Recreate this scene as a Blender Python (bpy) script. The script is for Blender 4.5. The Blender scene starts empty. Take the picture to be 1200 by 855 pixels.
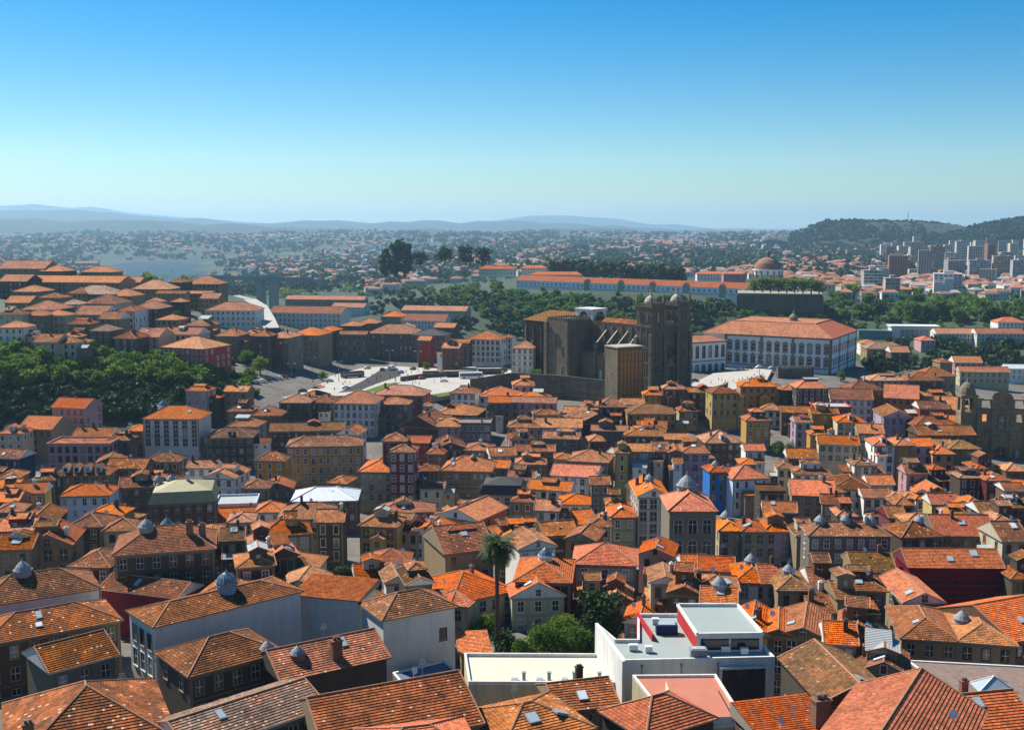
import bpy, math, random
import numpy as np
from mathutils import Vector, Matrix

random.seed(7)
RNG = np.random.default_rng(7)
SC = bpy.context.scene
COL = SC.collection
rad = math.radians

# ------------------------------------------------------------------ camera, sky, sun, exposure
CAM_Z, PITCH, F = 140.0, rad(7.0), 1300.0
cam = bpy.data.cameras.new("camera")
cam.sensor_width = 36.0
cam.lens = F / 1200.0 * 36.0
cam.clip_start, cam.clip_end = 1.0, 90000.0
camo = bpy.data.objects.new("camera", cam)
camo.location = (0, 0, CAM_Z)
camo.rotation_euler = (rad(90) - PITCH, 0, 0)
COL.objects.link(camo)
SC.camera = camo

SUN_AZ, SUN_EL = rad(-50), rad(47)          # azimuth from the view axis towards the right
W = bpy.data.worlds.new("World")
SC.world = W
W.use_nodes = True
nt = W.node_tree
bg = nt.nodes["Background"]
sky = nt.nodes.new("ShaderNodeTexSky")
sky.sky_type = 'NISHITA'
sky.sun_disc = False
sky.sun_elevation = SUN_EL
sky.sun_rotation = SUN_AZ
sky.altitude = 100
sky.air_density = 1.0
sky.dust_density = 0.25
sky.ozone_density = 3.0
hs = nt.nodes.new("ShaderNodeHueSaturation")
hs.inputs["Saturation"].default_value = 1.7
nt.links.new(sky.outputs[0], hs.inputs["Color"])
tint = nt.nodes.new("ShaderNodeMix"); tint.data_type = 'RGBA'; tint.blend_type = 'MULTIPLY'
tint.inputs[0].default_value = 1.0
tint.inputs[7].default_value = (0.93, 1.06, 1.08, 1)
nt.links.new(hs.outputs[0], tint.inputs[6])
nt.links.new(tint.outputs[2], bg.inputs["Color"])
bg.inputs["Strength"].default_value = 0.064

sl = bpy.data.lights.new("sun", 'SUN')
sl.energy = 5.0
sl.angle = rad(0.5)
sl.color = (1.0, 0.95, 0.86)
slo = bpy.data.objects.new("sun", sl)
sd = Vector((math.sin(SUN_AZ) * math.cos(SUN_EL), math.cos(SUN_AZ) * math.cos(SUN_EL), math.sin(SUN_EL)))
slo.rotation_euler = sd.to_track_quat('Z', 'Y').to_euler()
slo.location = (0, 0, 600)
COL.objects.link(slo)

vs = SC.view_settings
vs.view_transform = 'Standard'
vs.look = 'None'
vs.exposure = 0.74
vs.gamma = 1.0
vs.use_curve_mapping = False
SC.cycles.use_denoising = True
SC.cycles.max_bounces = 6
SC.cycles.volume_bounces = 1
SC.cycles.transparent_max_bounces = 8

# ------------------------------------------------------------------ picture <-> place
def ray(x, y):
    u, v = (x - 600) / F, (427.5 - y) / F
    return u, math.cos(PITCH) + v * math.sin(PITCH), -math.sin(PITCH) + v * math.cos(PITCH)

def at(x, y, Y):
    a, b, c = ray(x, y)
    t = Y / b
    return Vector((a * t, Y, CAM_Z + c * t))

def atz(x, y, Z):
    a, b, c = ray(x, y)
    t = (Z - CAM_Z) / c
    return Vector((a * t, b * t, Z))

def px(p):
    Yc = p[1] * math.cos(PITCH) - (p[2] - CAM_Z) * math.sin(PITCH)
    Zc = p[1] * math.sin(PITCH) + (p[2] - CAM_Z) * math.cos(PITCH)
    return 600 + F * p[0] / Yc, 427.5 - F * Zc / Yc

GX = [0, 200, 400, 600, 800, 1000, 1200]
GT = [
 (30,   [80]*7),
 (100,  [77, 77, 76, 76, 76, 76, 76]),
 (150,  [75, 74, 74, 73, 71, 71, 68]),
 (190,  [71, 70, 71, 71, 67, 67, 66]),
 (230,  [65, 65, 63, 62, 62, 62, 62]),
 (265,  [60, 60, 58, 57, 57, 57, 58]),
 (300,  [57, 56, 54, 53, 53, 53, 55]),
 (350,  [56, 55, 53, 52, 52, 53, 53]),
 (400,  [57, 56, 54, 55, 55, 55, 52]),
 (430,  [60, 58, 55, 57, 58, 58, 51]),
 (460,  [76, 66, 56, 59, 61, 60, 53]),
 (500,  [87, 76, 61, 62, 63, 61, 55]),
 (550,  [89, 81, 63.5, 63.5, 64, 62, 54]),
 (600,  [91, 85, 63.5, 64, 64, 62, 52]),
 (680,  [97, 90, 68, 62, 62, 60, 48]),
 (800,  [103, 95, 68, 30, 40, 40, 40]),
 (900,  [107, 94, 62, 38, 36, 44, 52]),
 (1000, [104, 80, 52, 58, 62, 61, 61]),
 (1080, [92, 62, 50, 76, 77, 64, 64]),
 (1300, [70, 40, 44, 72, 75, 64, 64]),
 (2000, [40, 20, 30, 58, 60, 55, 55]),
 (3000, [30, -8, 34, 48, 55, 55, 60]),
 (4500, [30, -8, 34, 50, 62, 70, 90]),
 (5200, [60, 52, 56, 62, 68, 80, 100]),
 (8000, [104, 100, 100, 100, 100, 100, 104]),
 (15000, [112]*7),
 (40000, [100]*7)]
_LY = [math.log(r[0]) for r in GT]

def hnoise(x, y):
    return (math.sin(x * 1.7 + 0.3) * math.cos(y * 1.3 + 1.1) + 0.6 * math.sin(x * 3.9 + y * 2.7) + 0.4 * math.cos(x * 7.1 - y * 6.3)) / 2

def ground(X, Y):
    Y = max(Y, 30.0)
    c = min(max(600 + F * X / Y, -400), 1600)
    k = min(max((c) / 200, 0), 5.9999)
    i = int(k); fx = k - i
    ly = math.log(Y)
    j = 0
    while j < len(_LY) - 2 and ly > _LY[j + 1]:
        j += 1
    fy = min(max((ly - _LY[j]) / (_LY[j + 1] - _LY[j]), 0), 1)
    r0, r1 = GT[j][1], GT[j + 1][1]
    z = (r0[i] * (1 - fx) + r0[i + 1] * fx) * (1 - fy) + (r1[i] * (1 - fx) + r1[i + 1] * fx) * fy
    if Y > 1300:
        s = min((Y - 1300) / 2500, 1.0)
        z += s * (10 * hnoise(X / 420, Y / 900) + 8 * hnoise(X / 1100 + 5, Y / 2100))
    return z

def hit(x, y, h=0.0, near=60.0, far=12000.0):
    a, b, c = ray(x, y)
    Y = near
    prev = near
    while Y < far:
        t = Y / b
        if CAM_Z + c * t <= ground(a * t, Y) + h:
            lo, hi = prev, Y
            for _ in range(18):
                m = (lo + hi) / 2
                t = m / b
                if CAM_Z + c * t <= ground(a * t, m) + h: hi = m
                else: lo = m
            return at(x, y, hi)
        prev = Y
        Y *= 1.01
    return at(x, y, far)

# ------------------------------------------------------------------ materials
def new_mat(name):
    m = bpy.data.materials.new(name)
    m.use_nodes = True
    t = m.node_tree
    return m, t, t.nodes["Principled BSDF"]

def N(t, kind, **kw):
    n = t.nodes.new(kind)
    for k, v in kw.items():
        setattr(n, k, v)
    return n

def mth(t, op, a, b=None, c=None):
    n = t.nodes.new("ShaderNodeMath"); n.operation = op
    for i, v in enumerate((a, b, c)):
        if v is None: continue
        if isinstance(v, (int, float)): n.inputs[i].default_value = v
        else: t.links.new(v, n.inputs[i])
    return n.outputs[0]

def mixc(t, fac, a, b, mode='MIX'):
    n = t.nodes.new("ShaderNodeMix"); n.data_type = 'RGBA'; n.blend_type = mode
    for s, v in ((n.inputs[0], fac), (n.inputs[6], a), (n.inputs[7], b)):
        if isinstance(v, (int, float)): s.default_value = v
        elif isinstance(v, tuple): s.default_value = (*v[:3], 1)
        else: t.links.new(v, s)
    return n.outputs[2]

def ramp(t, src, lo, hi):
    n = t.nodes.new("ShaderNodeMapRange")
    n.inputs[1].default_value, n.inputs[2].default_value = lo, hi
    t.links.new(src, n.inputs[0])
    return n.outputs[0]

def noise(t, vec, scale, detail=3.0, rough=0.6):
    n = t.nodes.new("ShaderNodeTexNoise")
    n.inputs["Scale"].default_value = scale
    n.inputs["Detail"].default_value = detail
    n.inputs["Roughness"].default_value = rough
    if vec is not None: t.links.new(vec, n.inputs["Vector"])
    return n.outputs["Fac"]

def jitter_hsv(t, colour, amount_v=0.35, amount_h=0.02, amount_s=0.25):
    oi = N(t, "ShaderNodeObjectInfo")
    h = N(t, "ShaderNodeHueSaturation")
    r = oi.outputs["Random"]
    w = N(t, "ShaderNodeTexWhiteNoise", noise_dimensions='1D'); t.links.new(r, w.inputs["W"])
    sp = N(t, "ShaderNodeSeparateColor"); t.links.new(w.outputs["Color"], sp.inputs[0])
    t.links.new(mth(t, 'MULTIPLY_ADD', sp.outputs[0], amount_h * 2, 0.5 - amount_h), h.inputs["Hue"])
    t.links.new(mth(t, 'MULTIPLY_ADD', sp.outputs[1], amount_s * 2, 1 - amount_s), h.inputs["Saturation"])
    t.links.new(mth(t, 'MULTIPLY_ADD', sp.outputs[2], amount_v * 2, 1 - amount_v), h.inputs["Value"])
    t.links.new(colour, h.inputs["Color"])
    return h.outputs[0]

def tile_mat(name, base, dark, weather, pale=0.03, course=0.40, col=0.26):
    m, t, b = new_mat(name)
    uv = N(t, "ShaderNodeUVMap"); uv.uv_map = "UVMap"
    sp = N(t, "ShaderNodeSeparateXYZ"); t.links.new(uv.outputs[0], sp.inputs[0])
    vv = mth(t, 'DIVIDE', sp.outputs[1], course)
    fv = mth(t, 'FLOOR', vv)
    uu = mth(t, 'DIVIDE', sp.outputs[0], col)
    fu = mth(t, 'FLOOR', uu)
    cb = N(t, "ShaderNodeCombineXYZ"); t.links.new(fu, cb.inputs[0]); t.links.new(fv, cb.inputs[1])
    wn = N(t, "ShaderNodeTexWhiteNoise", noise_dimensions='2D'); t.links.new(cb.outputs[0], wn.inputs["Vector"])
    geo = N(t, "ShaderNodeNewGeometry")
    big = noise(t, geo.outputs["Position"], 0.16, 4, 0.65)
    mid = noise(t, geo.outputs["Position"], 0.8, 4, 0.7)
    # patches several tiles wide where rows were relaid
    pu = N(t, "ShaderNodeCombineXYZ")
    wob = mth(t, 'MULTIPLY', noise(t, geo.outputs['Position'], 0.9, 3), 2.2)
    t.links.new(mth(t, 'FLOOR', mth(t, 'DIVIDE', mth(t, 'ADD', sp.outputs[0], wob), 1.9)), pu.inputs[0])
    t.links.new(mth(t, 'FLOOR', mth(t, 'DIVIDE', mth(t, 'ADD', sp.outputs[1], wob), 1.6)), pu.inputs[1])
    pn = N(t, "ShaderNodeTexWhiteNoise", noise_dimensions='2D'); t.links.new(pu.outputs[0], pn.inputs["Vector"])
    c = mixc(t, mth(t, 'MULTIPLY', ramp(t, big, 0.36, 0.66), weather), base, dark)
    c = mixc(t, mth(t, 'MULTIPLY', ramp(t, mid, 0.44, 0.70), min(1.0, weather * 0.9)), c, (0.085, 0.055, 0.032))
    c = mixc(t, mth(t, 'MULTIPLY', mth(t, 'GREATER_THAN', pn.outputs["Value"], 0.86), 0.35), c, (0.50, 0.17, 0.06))
    v = mth(t, 'MULTIPLY_ADD', wn.outputs["Value"], 0.62, 0.66)
    vc = N(t, "ShaderNodeCombineColor")
    for i in range(3): t.links.new(v, vc.inputs[i])
    c = mixc(t, 1.0, c, vc.outputs[0], 'MULTIPLY')
    c = mixc(t, mth(t, 'MULTIPLY', mth(t, 'GREATER_THAN', wn.outputs["Value"], 1 - pale), 0.8), c, (0.62, 0.40, 0.25))
    c = jitter_hsv(t, c, 0.36, 0.007, 0.10)
    t.links.new(c, b.inputs["Base Color"])
    b.inputs["Roughness"].default_value = 0.9
    b.inputs["Specular IOR Level"].default_value = 0.08
    roll = mth(t, 'ABSOLUTE', mth(t, 'SINE', mth(t, 'MULTIPLY', uu, math.pi)))
    saw = mth(t, 'SUBTRACT', 1.0, mth(t, 'FRACT', vv))
    hgt = mth(t, 'ADD', mth(t, 'MULTIPLY', roll, 0.06), mth(t, 'MULTIPLY', saw, 0.07))
    bp = N(t, "ShaderNodeBump"); bp.inputs["Strength"].default_value = 0.55; bp.inputs["Distance"].default_value = 1.0
    t.links.new(hgt, bp.inputs["Height"])
    t.links.new(bp.outputs[0], b.inputs["Normal"])
    return m

def plaster(name, base, stain=0.5, rough=0.9, jit=0.12):
    m, t, b = new_mat(name)
    geo = N(t, "ShaderNodeNewGeometry")
    mp = N(t, "ShaderNodeMapping"); mp.inputs["Scale"].default_value = (0.9, 0.9, 0.12)
    t.links.new(geo.outputs["Position"], mp.inputs[0])
    streak = noise(t, mp.outputs[0], 1.2, 5, 0.7)
    blot = noise(t, geo.outputs["Position"], 0.35, 5, 0.65)
    fine = noise(t, geo.outputs["Position"], 3.0, 4, 0.6)
    dk = tuple(x * 0.42 + 0.012 for x in base)
    c = mixc(t, mth(t, 'MULTIPLY', ramp(t, streak, 0.45, 0.75), stain), base, dk)
    c = mixc(t, mth(t, 'MULTIPLY', ramp(t, blot, 0.45, 0.75), stain * 0.6), c, tuple(x * 0.6 + 0.03 for x in base))
    c = mixc(t, mth(t, 'MULTIPLY', ramp(t, fine, 0.4, 0.7), 0.18), c, tuple(x * 0.6 for x in base))
    if jit: c = jitter_hsv(t, c, jit, 0.008, 0.15)
    b.inputs["Specular IOR Level"].default_value = 0.15
    t.links.new(c, b.inputs["Base Color"])
    b.inputs["Roughness"].default_value = rough
    return m

def masonry(name, base):
    m, t, b = new_mat(name)
    geo = N(t, "ShaderNodeNewGeometry")
    tc = N(t, "ShaderNodeTexCoord")
    uv = N(t, "ShaderNodeUVMap"); uv.uv_map = "UVMap"
    br = N(t, "ShaderNodeTexBrick"); br.inputs["Scale"].default_value = 1.0
    br.inputs["Brick Width"].default_value = 1.3; br.inputs["Row Height"].default_value = 0.6; br.inputs["Mortar Size"].default_value = 0.03
    br.inputs["Color1"].default_value = (*[x * 1.35 for x in base], 1); br.inputs["Color2"].default_value = (*[x * 0.75 for x in base], 1); br.inputs["Mortar"].default_value = (*[x * 0.4 for x in base], 1)
    t.links.new(uv.outputs[0], br.inputs["Vector"])
    mp = N(t, "ShaderNodeMapping"); mp.inputs["Scale"].default_value = (0.5, 0.5, 0.08); t.links.new(geo.outputs["Position"], mp.inputs[0])
    st = noise(t, mp.outputs[0], 1.0, 5, 0.7); bl = noise(t, geo.outputs["Position"], 0.14, 5, 0.7)
    c = mixc(t, mth(t, 'MULTIPLY', ramp(t, st, 0.42, 0.68), 0.6), br.outputs["Color"], tuple(x * 0.35 for x in base))
    c = mixc(t, mth(t, 'MULTIPLY', ramp(t, bl, 0.45, 0.7), 0.5), c, (base[0] * 1.3, base[1] * 1.25, base[2] * 0.9))
    t.links.new(c, b.inputs["Base Color"]); b.inputs["Roughness"].default_value = 0.95
    return m

def flatmat(name, base, rough=0.6, metal=0.0, var=0.15, scale=2.0):
    m, t, b = new_mat(name)
    geo = N(t, "ShaderNodeNewGeometry")
    n = noise(t, geo.outputs["Position"], scale, 4, 0.65)
    c = mixc(t, mth(t, 'MULTIPLY', ramp(t, n, 0.35, 0.7), var * 2), base, tuple(x * 0.55 for x in base))
    t.links.new(c, b.inputs["Base Color"])
    b.inputs["Roughness"].default_value = rough
    if rough > .5: b.inputs["Specular IOR Level"].default_value = 0.15
    b.inputs["Metallic"].default_value = metal
    return m

def glass_mat(name, base=(0.02, 0.025, 0.03), curtains=0.25):
    m, t, b = new_mat(name)
    oi = N(t, "ShaderNodeObjectInfo")
    g = mth(t, 'GREATER_THAN', oi.outputs["Random"], 1 - curtains)
    c = mixc(t, mth(t, 'MULTIPLY', g, 0.8), base, (0.34, 0.32, 0.29))
    t.links.new(c, b.inputs["Base Color"])
    b.inputs["Roughness"].default_value = 0.12
    return m

def leaf_mat(name, a, bcol, trans=0.25):
    m, t, b = new_mat(name)
    geo = N(t, "ShaderNodeNewGeometry")
    oi = N(t, "ShaderNodeObjectInfo")
    r = mth(t, 'FRACT', mth(t, 'ADD', geo.outputs["Random Per Island"], oi.outputs["Random"]))
    big = noise(t, geo.outputs["Position"], 0.12, 3, 0.6)
    f = mth(t, 'ADD', mth(t, 'MULTIPLY', r, 0.55), mth(t, 'MULTIPLY', ramp(t, big, 0.3, 0.7), 0.45))
    c = mixc(t, f, a, bcol)
    t.links.new(c, b.inputs["Base Color"])
    b.inputs["Roughness"].default_value = 0.65
    b.inputs["Specular IOR Level"].default_value = 0.2
    tr = N(t, "ShaderNodeBsdfTranslucent"); t.links.new(c, tr.inputs["Color"])
    mx = N(t, "ShaderNodeMixShader"); mx.inputs[0].default_value = trans
    t.links.new(b.outputs[0], mx.inputs[1]); t.links.new(tr.outputs[0], mx.inputs[2])
    t.links.new(mx.outputs[0], t.nodes["Material Output"].inputs["Surface"])
    return m

ROOF = {
 'o': tile_mat("tile_orange", (0.58, 0.145, 0.034), (0.38, 0.095, 0.032), 0.6, 0.004),
 'b': tile_mat("tile_brown", (0.40, 0.128, 0.038), (0.18, 0.066, 0.026), 0.95, 0.014),
 'p': tile_mat("tile_faded", (0.47, 0.185, 0.080), (0.29, 0.115, 0.055), 0.75, 0.012),
 'd': tile_mat("tile_dark", (0.29, 0.092, 0.027), (0.12, 0.048, 0.020), 1.0, 0.022),
 'm': tile_mat("tile_mossy", (0.34, 0.155, 0.055), (0.18, 0.10, 0.04), 0.9, 0.015),
 'r': tile_mat("tile_red", (0.46, 0.125, 0.055), (0.33, 0.10, 0.05), 0.4, 0.008),
 'y': tile_mat("tile_greyed", (0.36, 0.24, 0.17), (0.20, 0.12, 0.085), 0.8, 0.06),
 'g': flatmat("metal_grey", (0.33, 0.29, 0.13), 0.5, 0.0, 0.2, 0.5),
 'w': flatmat("white_sheet", (0.62, 0.66, 0.68), 0.5, 0.0, 0.2, 0.8),
 'k': flatmat("slate_dark", (0.06, 0.055, 0.055), 0.6, 0.0, 0.2, 1.0),
 'f': flatmat("roof_felt", (0.36, 0.38, 0.37), 0.85, 0.0, 0.12, 0.6),
 's': flatmat("roof_stone", (0.24, 0.17, 0.14), 0.9, 0.0, 0.35, 1.2),
}
ROOFW = {'o': 'bright orange', 'b': 'brown orange', 'p': 'faded pinkish', 'd': 'dark brown', 'm': 'mossy ochre', 'r': 'red', 'y': 'greyed',
         'g': 'grey metal', 'w': 'white', 'k': 'slate black', 'f': 'grey', 's': 'mottled stone'}
_w = {
 'w': ('white', (0.72, 0.68, 0.60)), 'c': ('cream', (0.50, 0.43, 0.29)), 'b': ('beige', (0.27, 0.20, 0.12)), 'g': ('grey', (0.17, 0.15, 0.115)),
 'd': ('dark grey', (0.075, 0.06, 0.044)), 'p': ('pink', (0.48, 0.26, 0.26)), 'r': ('red', (0.42, 0.06, 0.045)), 'R': ('dark red', (0.15, 0.020, 0.022)),
 'y': ('ochre', (0.42, 0.23, 0.055)), 'Y': ('pale yellow', (0.46, 0.34, 0.12)), 'k': ('khaki', (0.33, 0.31, 0.19)), 'l': ('lilac', (0.45, 0.36, 0.46)),
 'u': ('blue', (0.03, 0.17, 0.52)), 'U': ('pale blue', (0.52, 0.60, 0.72)), 'n': ('navy', (0.03, 0.04, 0.10)), 'o': ('orange', (0.52, 0.17, 0.06)),
 't': ('teal grey', (0.26, 0.36, 0.34)), 's': ('stone', (0.23, 0.19, 0.13)), 'm': ('brown', (0.13, 0.075, 0.045)), 'e': ('olive', (0.33, 0.33, 0.12))}
WALL = {k: plaster("plaster_" + n.replace(' ', '_'), c, 0.35 if k in 'wUpy' else 0.6) for k, (n, c) in _w.items()}
WALLW = {k: n for k, (n, c) in _w.items()}
STONE = plaster("granite", (0.20, 0.165, 0.12), 0.6)
STONE_D = masonry("old_granite", (0.155, 0.122, 0.080))
STONE_W = masonry("brown_granite", (0.25, 0.18, 0.105))
STONE_P = plaster("pale_granite", (0.36, 0.32, 0.25), 0.4)
WHITE = plaster("whitewash", (0.68, 0.67, 0.62), 0.5, jit=0)
RIDGE = flatmat("ridge_mortar", (0.42, 0.21, 0.12), 0.9, 0, 0.3, 1.5)
GLASS = glass_mat("window_glass")
GLASS_D = glass_mat("dark_glass", (0.012, 0.016, 0.03), 0.0)
GLASS_B = glass_mat("bronze_glass", (0.30, 0.16, 0.04), 0.1)
SKYL = flatmat("skylight_glass", (0.35, 0.42, 0.45), 0.08, 0.0, 0.1)
LANT = flatmat("lantern_glass", (0.16, 0.22, 0.25), 0.15, 0.3, 0.2)
ZINC = flatmat("zinc", (0.27, 0.29, 0.30), 0.65, 0.0, 0.3)
FRAME_W = flatmat("frame_white", (0.70, 0.69, 0.66), 0.6)
FRAME_S = flatmat("frame_stone", (0.27, 0.235, 0.18), 0.8)
FRAME_D = flatmat("frame_dark", (0.09, 0.06, 0.05), 0.6)
IRON = flatmat("iron", (0.03, 0.03, 0.032), 0.5)
BRICK = plaster("chimney_brick", (0.20, 0.11, 0.075), 0.6)
ASPHALT = flatmat("asphalt", (0.055, 0.053, 0.05), 0.95, 0, 0.2, 0.4)
PAVING, _t, _b = new_mat("paving")
_g = N(_t, "ShaderNodeNewGeometry"); _br = N(_t, "ShaderNodeTexBrick"); _br.inputs["Scale"].default_value = 0.22; _br.inputs["Mortar Size"].default_value = 0.035
_br.inputs["Color1"].default_value = (.54, .50, .43, 1); _br.inputs["Color2"].default_value = (.46, .43, .38, 1); _br.inputs["Mortar"].default_value = (.30, .28, .25, 1)
_t.links.new(_g.outputs["Position"], _br.inputs["Vector"])
_c = mixc(_t, mth(_t, 'MULTIPLY', ramp(_t, noise(_t, _g.outputs["Position"], .12, 5, .7), .45, .75), .5), _br.outputs["Color"], (.28, .26, .23))
_t.links.new(_c, _b.inputs["Base Color"]); _b.inputs["Roughness"].default_value = .95; _b.inputs["Specular IOR Level"].default_value = .1
RED = plaster("red_paint", (0.45, 0.03, 0.03), 0.25, jit=0)
L_MID = leaf_mat("leaves_mid", (0.045, 0.11, 0.012), (0.14, 0.24, 0.03), .48)
L_DARK = leaf_mat("leaves_dark", (0.016, 0.040, 0.010), (0.048, 0.095, 0.018), 0.15)
L_LIGHT = leaf_mat("leaves_light", (0.10, 0.16, 0.02), (0.22, 0.30, 0.045), .52)
L_BUSH = leaf_mat("leaves_bush", (0.05, 0.12, 0.008), (0.19, 0.29, 0.025), .38)
L_PALM = leaf_mat("leaves_palm", (0.03, 0.06, 0.012), (0.07, 0.10, 0.02), 0.1)
BARK = flatmat("bark", (0.09, 0.065, 0.045), 0.95, 0, 0.3, 2)

# ------------------------------------------------------------------ mesh building
class MB:
    def __init__(s):
        s.v, s.f, s.m, s.uv = [], [], [], []
    def poly(s, pts, mat=0, uv=None):
        i = len(s.v)
        s.v.extend([tuple(p) for p in pts])
        s.f.append(tuple(range(i, i + len(pts))))
        s.m.append(mat)
        s.uv.append(uv if uv else [(p[0] + p[1], p[2]) for p in pts])
    def box(s, x0, x1, y0, y1, z0, z1, mat=0, top=None):
        t = mat if top is None else top
        P = lambda x, y, z: (x, y, z)
        s.poly([P(x0, y0, z0), P(x1, y0, z0), P(x1, y0, z1), P(x0, y0, z1)], mat)
        s.poly([P(x1, y0, z0), P(x1, y1, z0), P(x1, y1, z1), P(x1, y0, z1)], mat)
        s.poly([P(x1, y1, z0), P(x0, y1, z0), P(x0, y1, z1), P(x1, y1, z1)], mat)
        s.poly([P(x0, y1, z0), P(x0, y0, z0), P(x0, y0, z1), P(x0, y1, z1)], mat)
        s.poly([P(x0, y0, z1), P(x1, y0, z1), P(x1, y1, z1), P(x0, y1, z1)], t)
        s.poly([P(x0, y1, z0), P(x1, y1, z0), P(x1, y0, z0), P(x0, y0, z0)], mat)
    def prism(s, pts, z0, z1, mat=0, top=None):
        n = len(pts)
        a = sum(pts[i][0] * pts[(i + 1) % n][1] - pts[(i + 1) % n][0] * pts[i][1] for i in range(n))
        if a < 0: pts = pts[::-1]
        for i in range(n):
            p, q = pts[i], pts[(i + 1) % n]
            s.poly([(p[0], p[1], z0), (q[0], q[1], z0), (q[0], q[1], z1), (p[0], p[1], z1)], mat)
        s.poly([(p[0], p[1], z1) for p in pts], mat if top is None else top)
        s.poly([(p[0], p[1], z0) for p in pts[::-1]], mat)
    def tube(s, pts, radii, n=6, mat=0, cap=True):
        rings = []
        for i, p in enumerate(pts):
            p = Vector(p)
            d = (Vector(pts[min(i + 1, len(pts) - 1)]) - Vector(pts[max(i - 1, 0)])).normalized()
            a = d.orthogonal().normalized(); b = d.cross(a)
            r = radii[i] if isinstance(radii, (list, tuple)) else radii
            rings.append([p + (a * math.cos(2 * math.pi * k / n) + b * math.sin(2 * math.pi * k / n)) * r for k in range(n)])
        for i in range(len(rings) - 1):
            for k in range(n):
                s.poly([rings[i][k], rings[i][(k + 1) % n], rings[i + 1][(k + 1) % n], rings[i + 1][k]], mat)
        if cap:
            s.poly(rings[-1], mat); s.poly(rings[0][::-1], mat)
    def lathe(s, prof, cx=0, cy=0, n=16, mat=0):
        R = [[(cx + r * math.cos(2 * math.pi * k / n), cy + r * math.sin(2 * math.pi * k / n), z) for k in range(n)] for r, z in prof]
        for i in range(len(R) - 1):
            for k in range(n):
                s.poly([R[i][k], R[i][(k + 1) % n], R[i + 1][(k + 1) % n], R[i + 1][k]], mat)
        if prof[-1][0] > 0.01: s.poly(R[-1], mat)
    def mesh(s, name, mats):
        me = bpy.data.meshes.new(name)
        me.from_pydata(s.v, [], s.f)
        for m in mats: me.materials.append(m)
        me.polygons.foreach_set("material_index", s.m)
        u = me.uv_layers.new(name="UVMap")
        flat = []
        for q in s.uv:
            for a in q: flat.extend(a[:2])
        u.data.foreach_set("uv", flat)
        me.validate(); me.update()
        return me

def link(name, me, parent=None, loc=(0, 0, 0), rz=0.0, scale=None):
    o = bpy.data.objects.new(name, me)
    COL.objects.link(o)
    o.location = loc
    if rz: o.rotation_euler = (0, 0, rz)
    if scale: o.scale = scale
    if parent: o.parent = parent
    return o

def obj(name, mb, mats, parent=None, loc=(0, 0, 0), rz=0.0):
    if not isinstance(mats, (list, tuple)): mats = [mats]
    return link(name, mb.mesh(name, mats), parent, loc, rz)

def tag(o, label, cat, group=None):
    o["label"] = label; o["category"] = cat
    if group: o["group"] = group
    return o

def root(name, loc, rz=0.0, label=None, cat=None, group=None):
    o = link(name, None, None, loc, rz)
    if label: tag(o, label, cat, group)
    return o

def kind(o, k):
    o["kind"] = k
    return o

# window kits: unit 1 x 1 in the wall's plane (x to the right, z up, y out of the wall at minus)
def _kit():
    p = MB(); p.box(-0.5, 0.5, -0.03, 0.0, 0, 1)
    p.box(-0.03, 0.03, -0.045, -0.031, 0, 1, 1); p.box(-0.5, 0.5, -0.046, -0.0315, 0.48, 0.53, 1)
    f = MB()
    f.box(-0.62, -0.5, -0.10, 0.0, -0.05, 1.06); f.box(0.5, 0.62, -0.10, 0.0, -0.05, 1.06)
    f.box(-0.5, 0.5, -0.098, 0.0, 1.0, 1.06); f.box(-0.68, 0.68, -0.16, 0.0, -0.13, -0.052)
    return p, f
_p, _f = _kit()
PANE = {k: _p.mesh("window_pane", [GLASS, m]) for k, m in (('w', FRAME_W), ('d', FRAME_D), ('r', flatmat('joinery_red', (0.22, 0.03, 0.025), .6)), ('g', flatmat('joinery_green', (0.03, 0.09, 0.05), .6)))}
_s = MB(); _s.box(-0.5, 0.5, -0.03, 0.0, 0, 1); _s.box(-0.5, -0.02, -0.06, -0.031, 0.02, 0.98, 1); _s.box(0.02, 0.5, -0.06, -0.031, 0.02, 0.98, 1)
SHUT = {k: _s.mesh("window_shut", [GLASS, PANE[k].materials[1]]) for k in PANE}
FRM = {k: _f.mesh("window_frame", [m]) for k, m in (('w', FRAME_W), ('s', FRAME_S), ('d', FRAME_D))}
_b = MB(); _b.box(-0.9, 0.9, -0.75, 0, -0.14, 0); _b.box(-0.9, 0.9, -0.75, -0.71, 0.85, 0.92, 1)
for i in range(10): _b.box(-0.88 + i * 0.19, -0.85 + i * 0.19, -0.745, -0.715, 0, 0.85, 1)
_b.box(-0.9, -0.86, -0.75, 0, 0.85, 0.92, 1); _b.box(0.86, 0.9, -0.75, 0, 0.85, 0.92, 1)
BALC = _b.mesh("balcony", [STONE_P, IRON])
_l = MB(); _l.lathe([(1.0, 0), (1.0, 0.7), (1.12, 0.72), (1.12, 0.8)], n=12); _l.lathe([(1.05, 0.8), (0.75, 1.25), (0.4, 1.6), (0.1, 1.85), (0.06, 2.2), (0, 2.35)], n=12, mat=1)
_g = MB(); _g.lathe([(1.0, 0), (1.0, 0.9), (1.2, 0.92), (1.2, 1.02)], n=16); _g.lathe([(1.12, 1.0), (1.1, 1.3), (0.85, 1.8), (0.4, 2.2), (0.1, 2.35), (0.05, 2.7)], n=16, mat=1)
for k in range(8):
    a = math.pi * k / 4; _g.tube([(1.13 * math.cos(a), 1.13 * math.sin(a), 1.05), (1.11 * math.cos(a), 1.11 * math.sin(a), 1.3), (.87 * math.cos(a), .87 * math.sin(a), 1.82), (.1 * math.cos(a), .1 * math.sin(a), 2.38)], .04, 4, 0)
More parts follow.
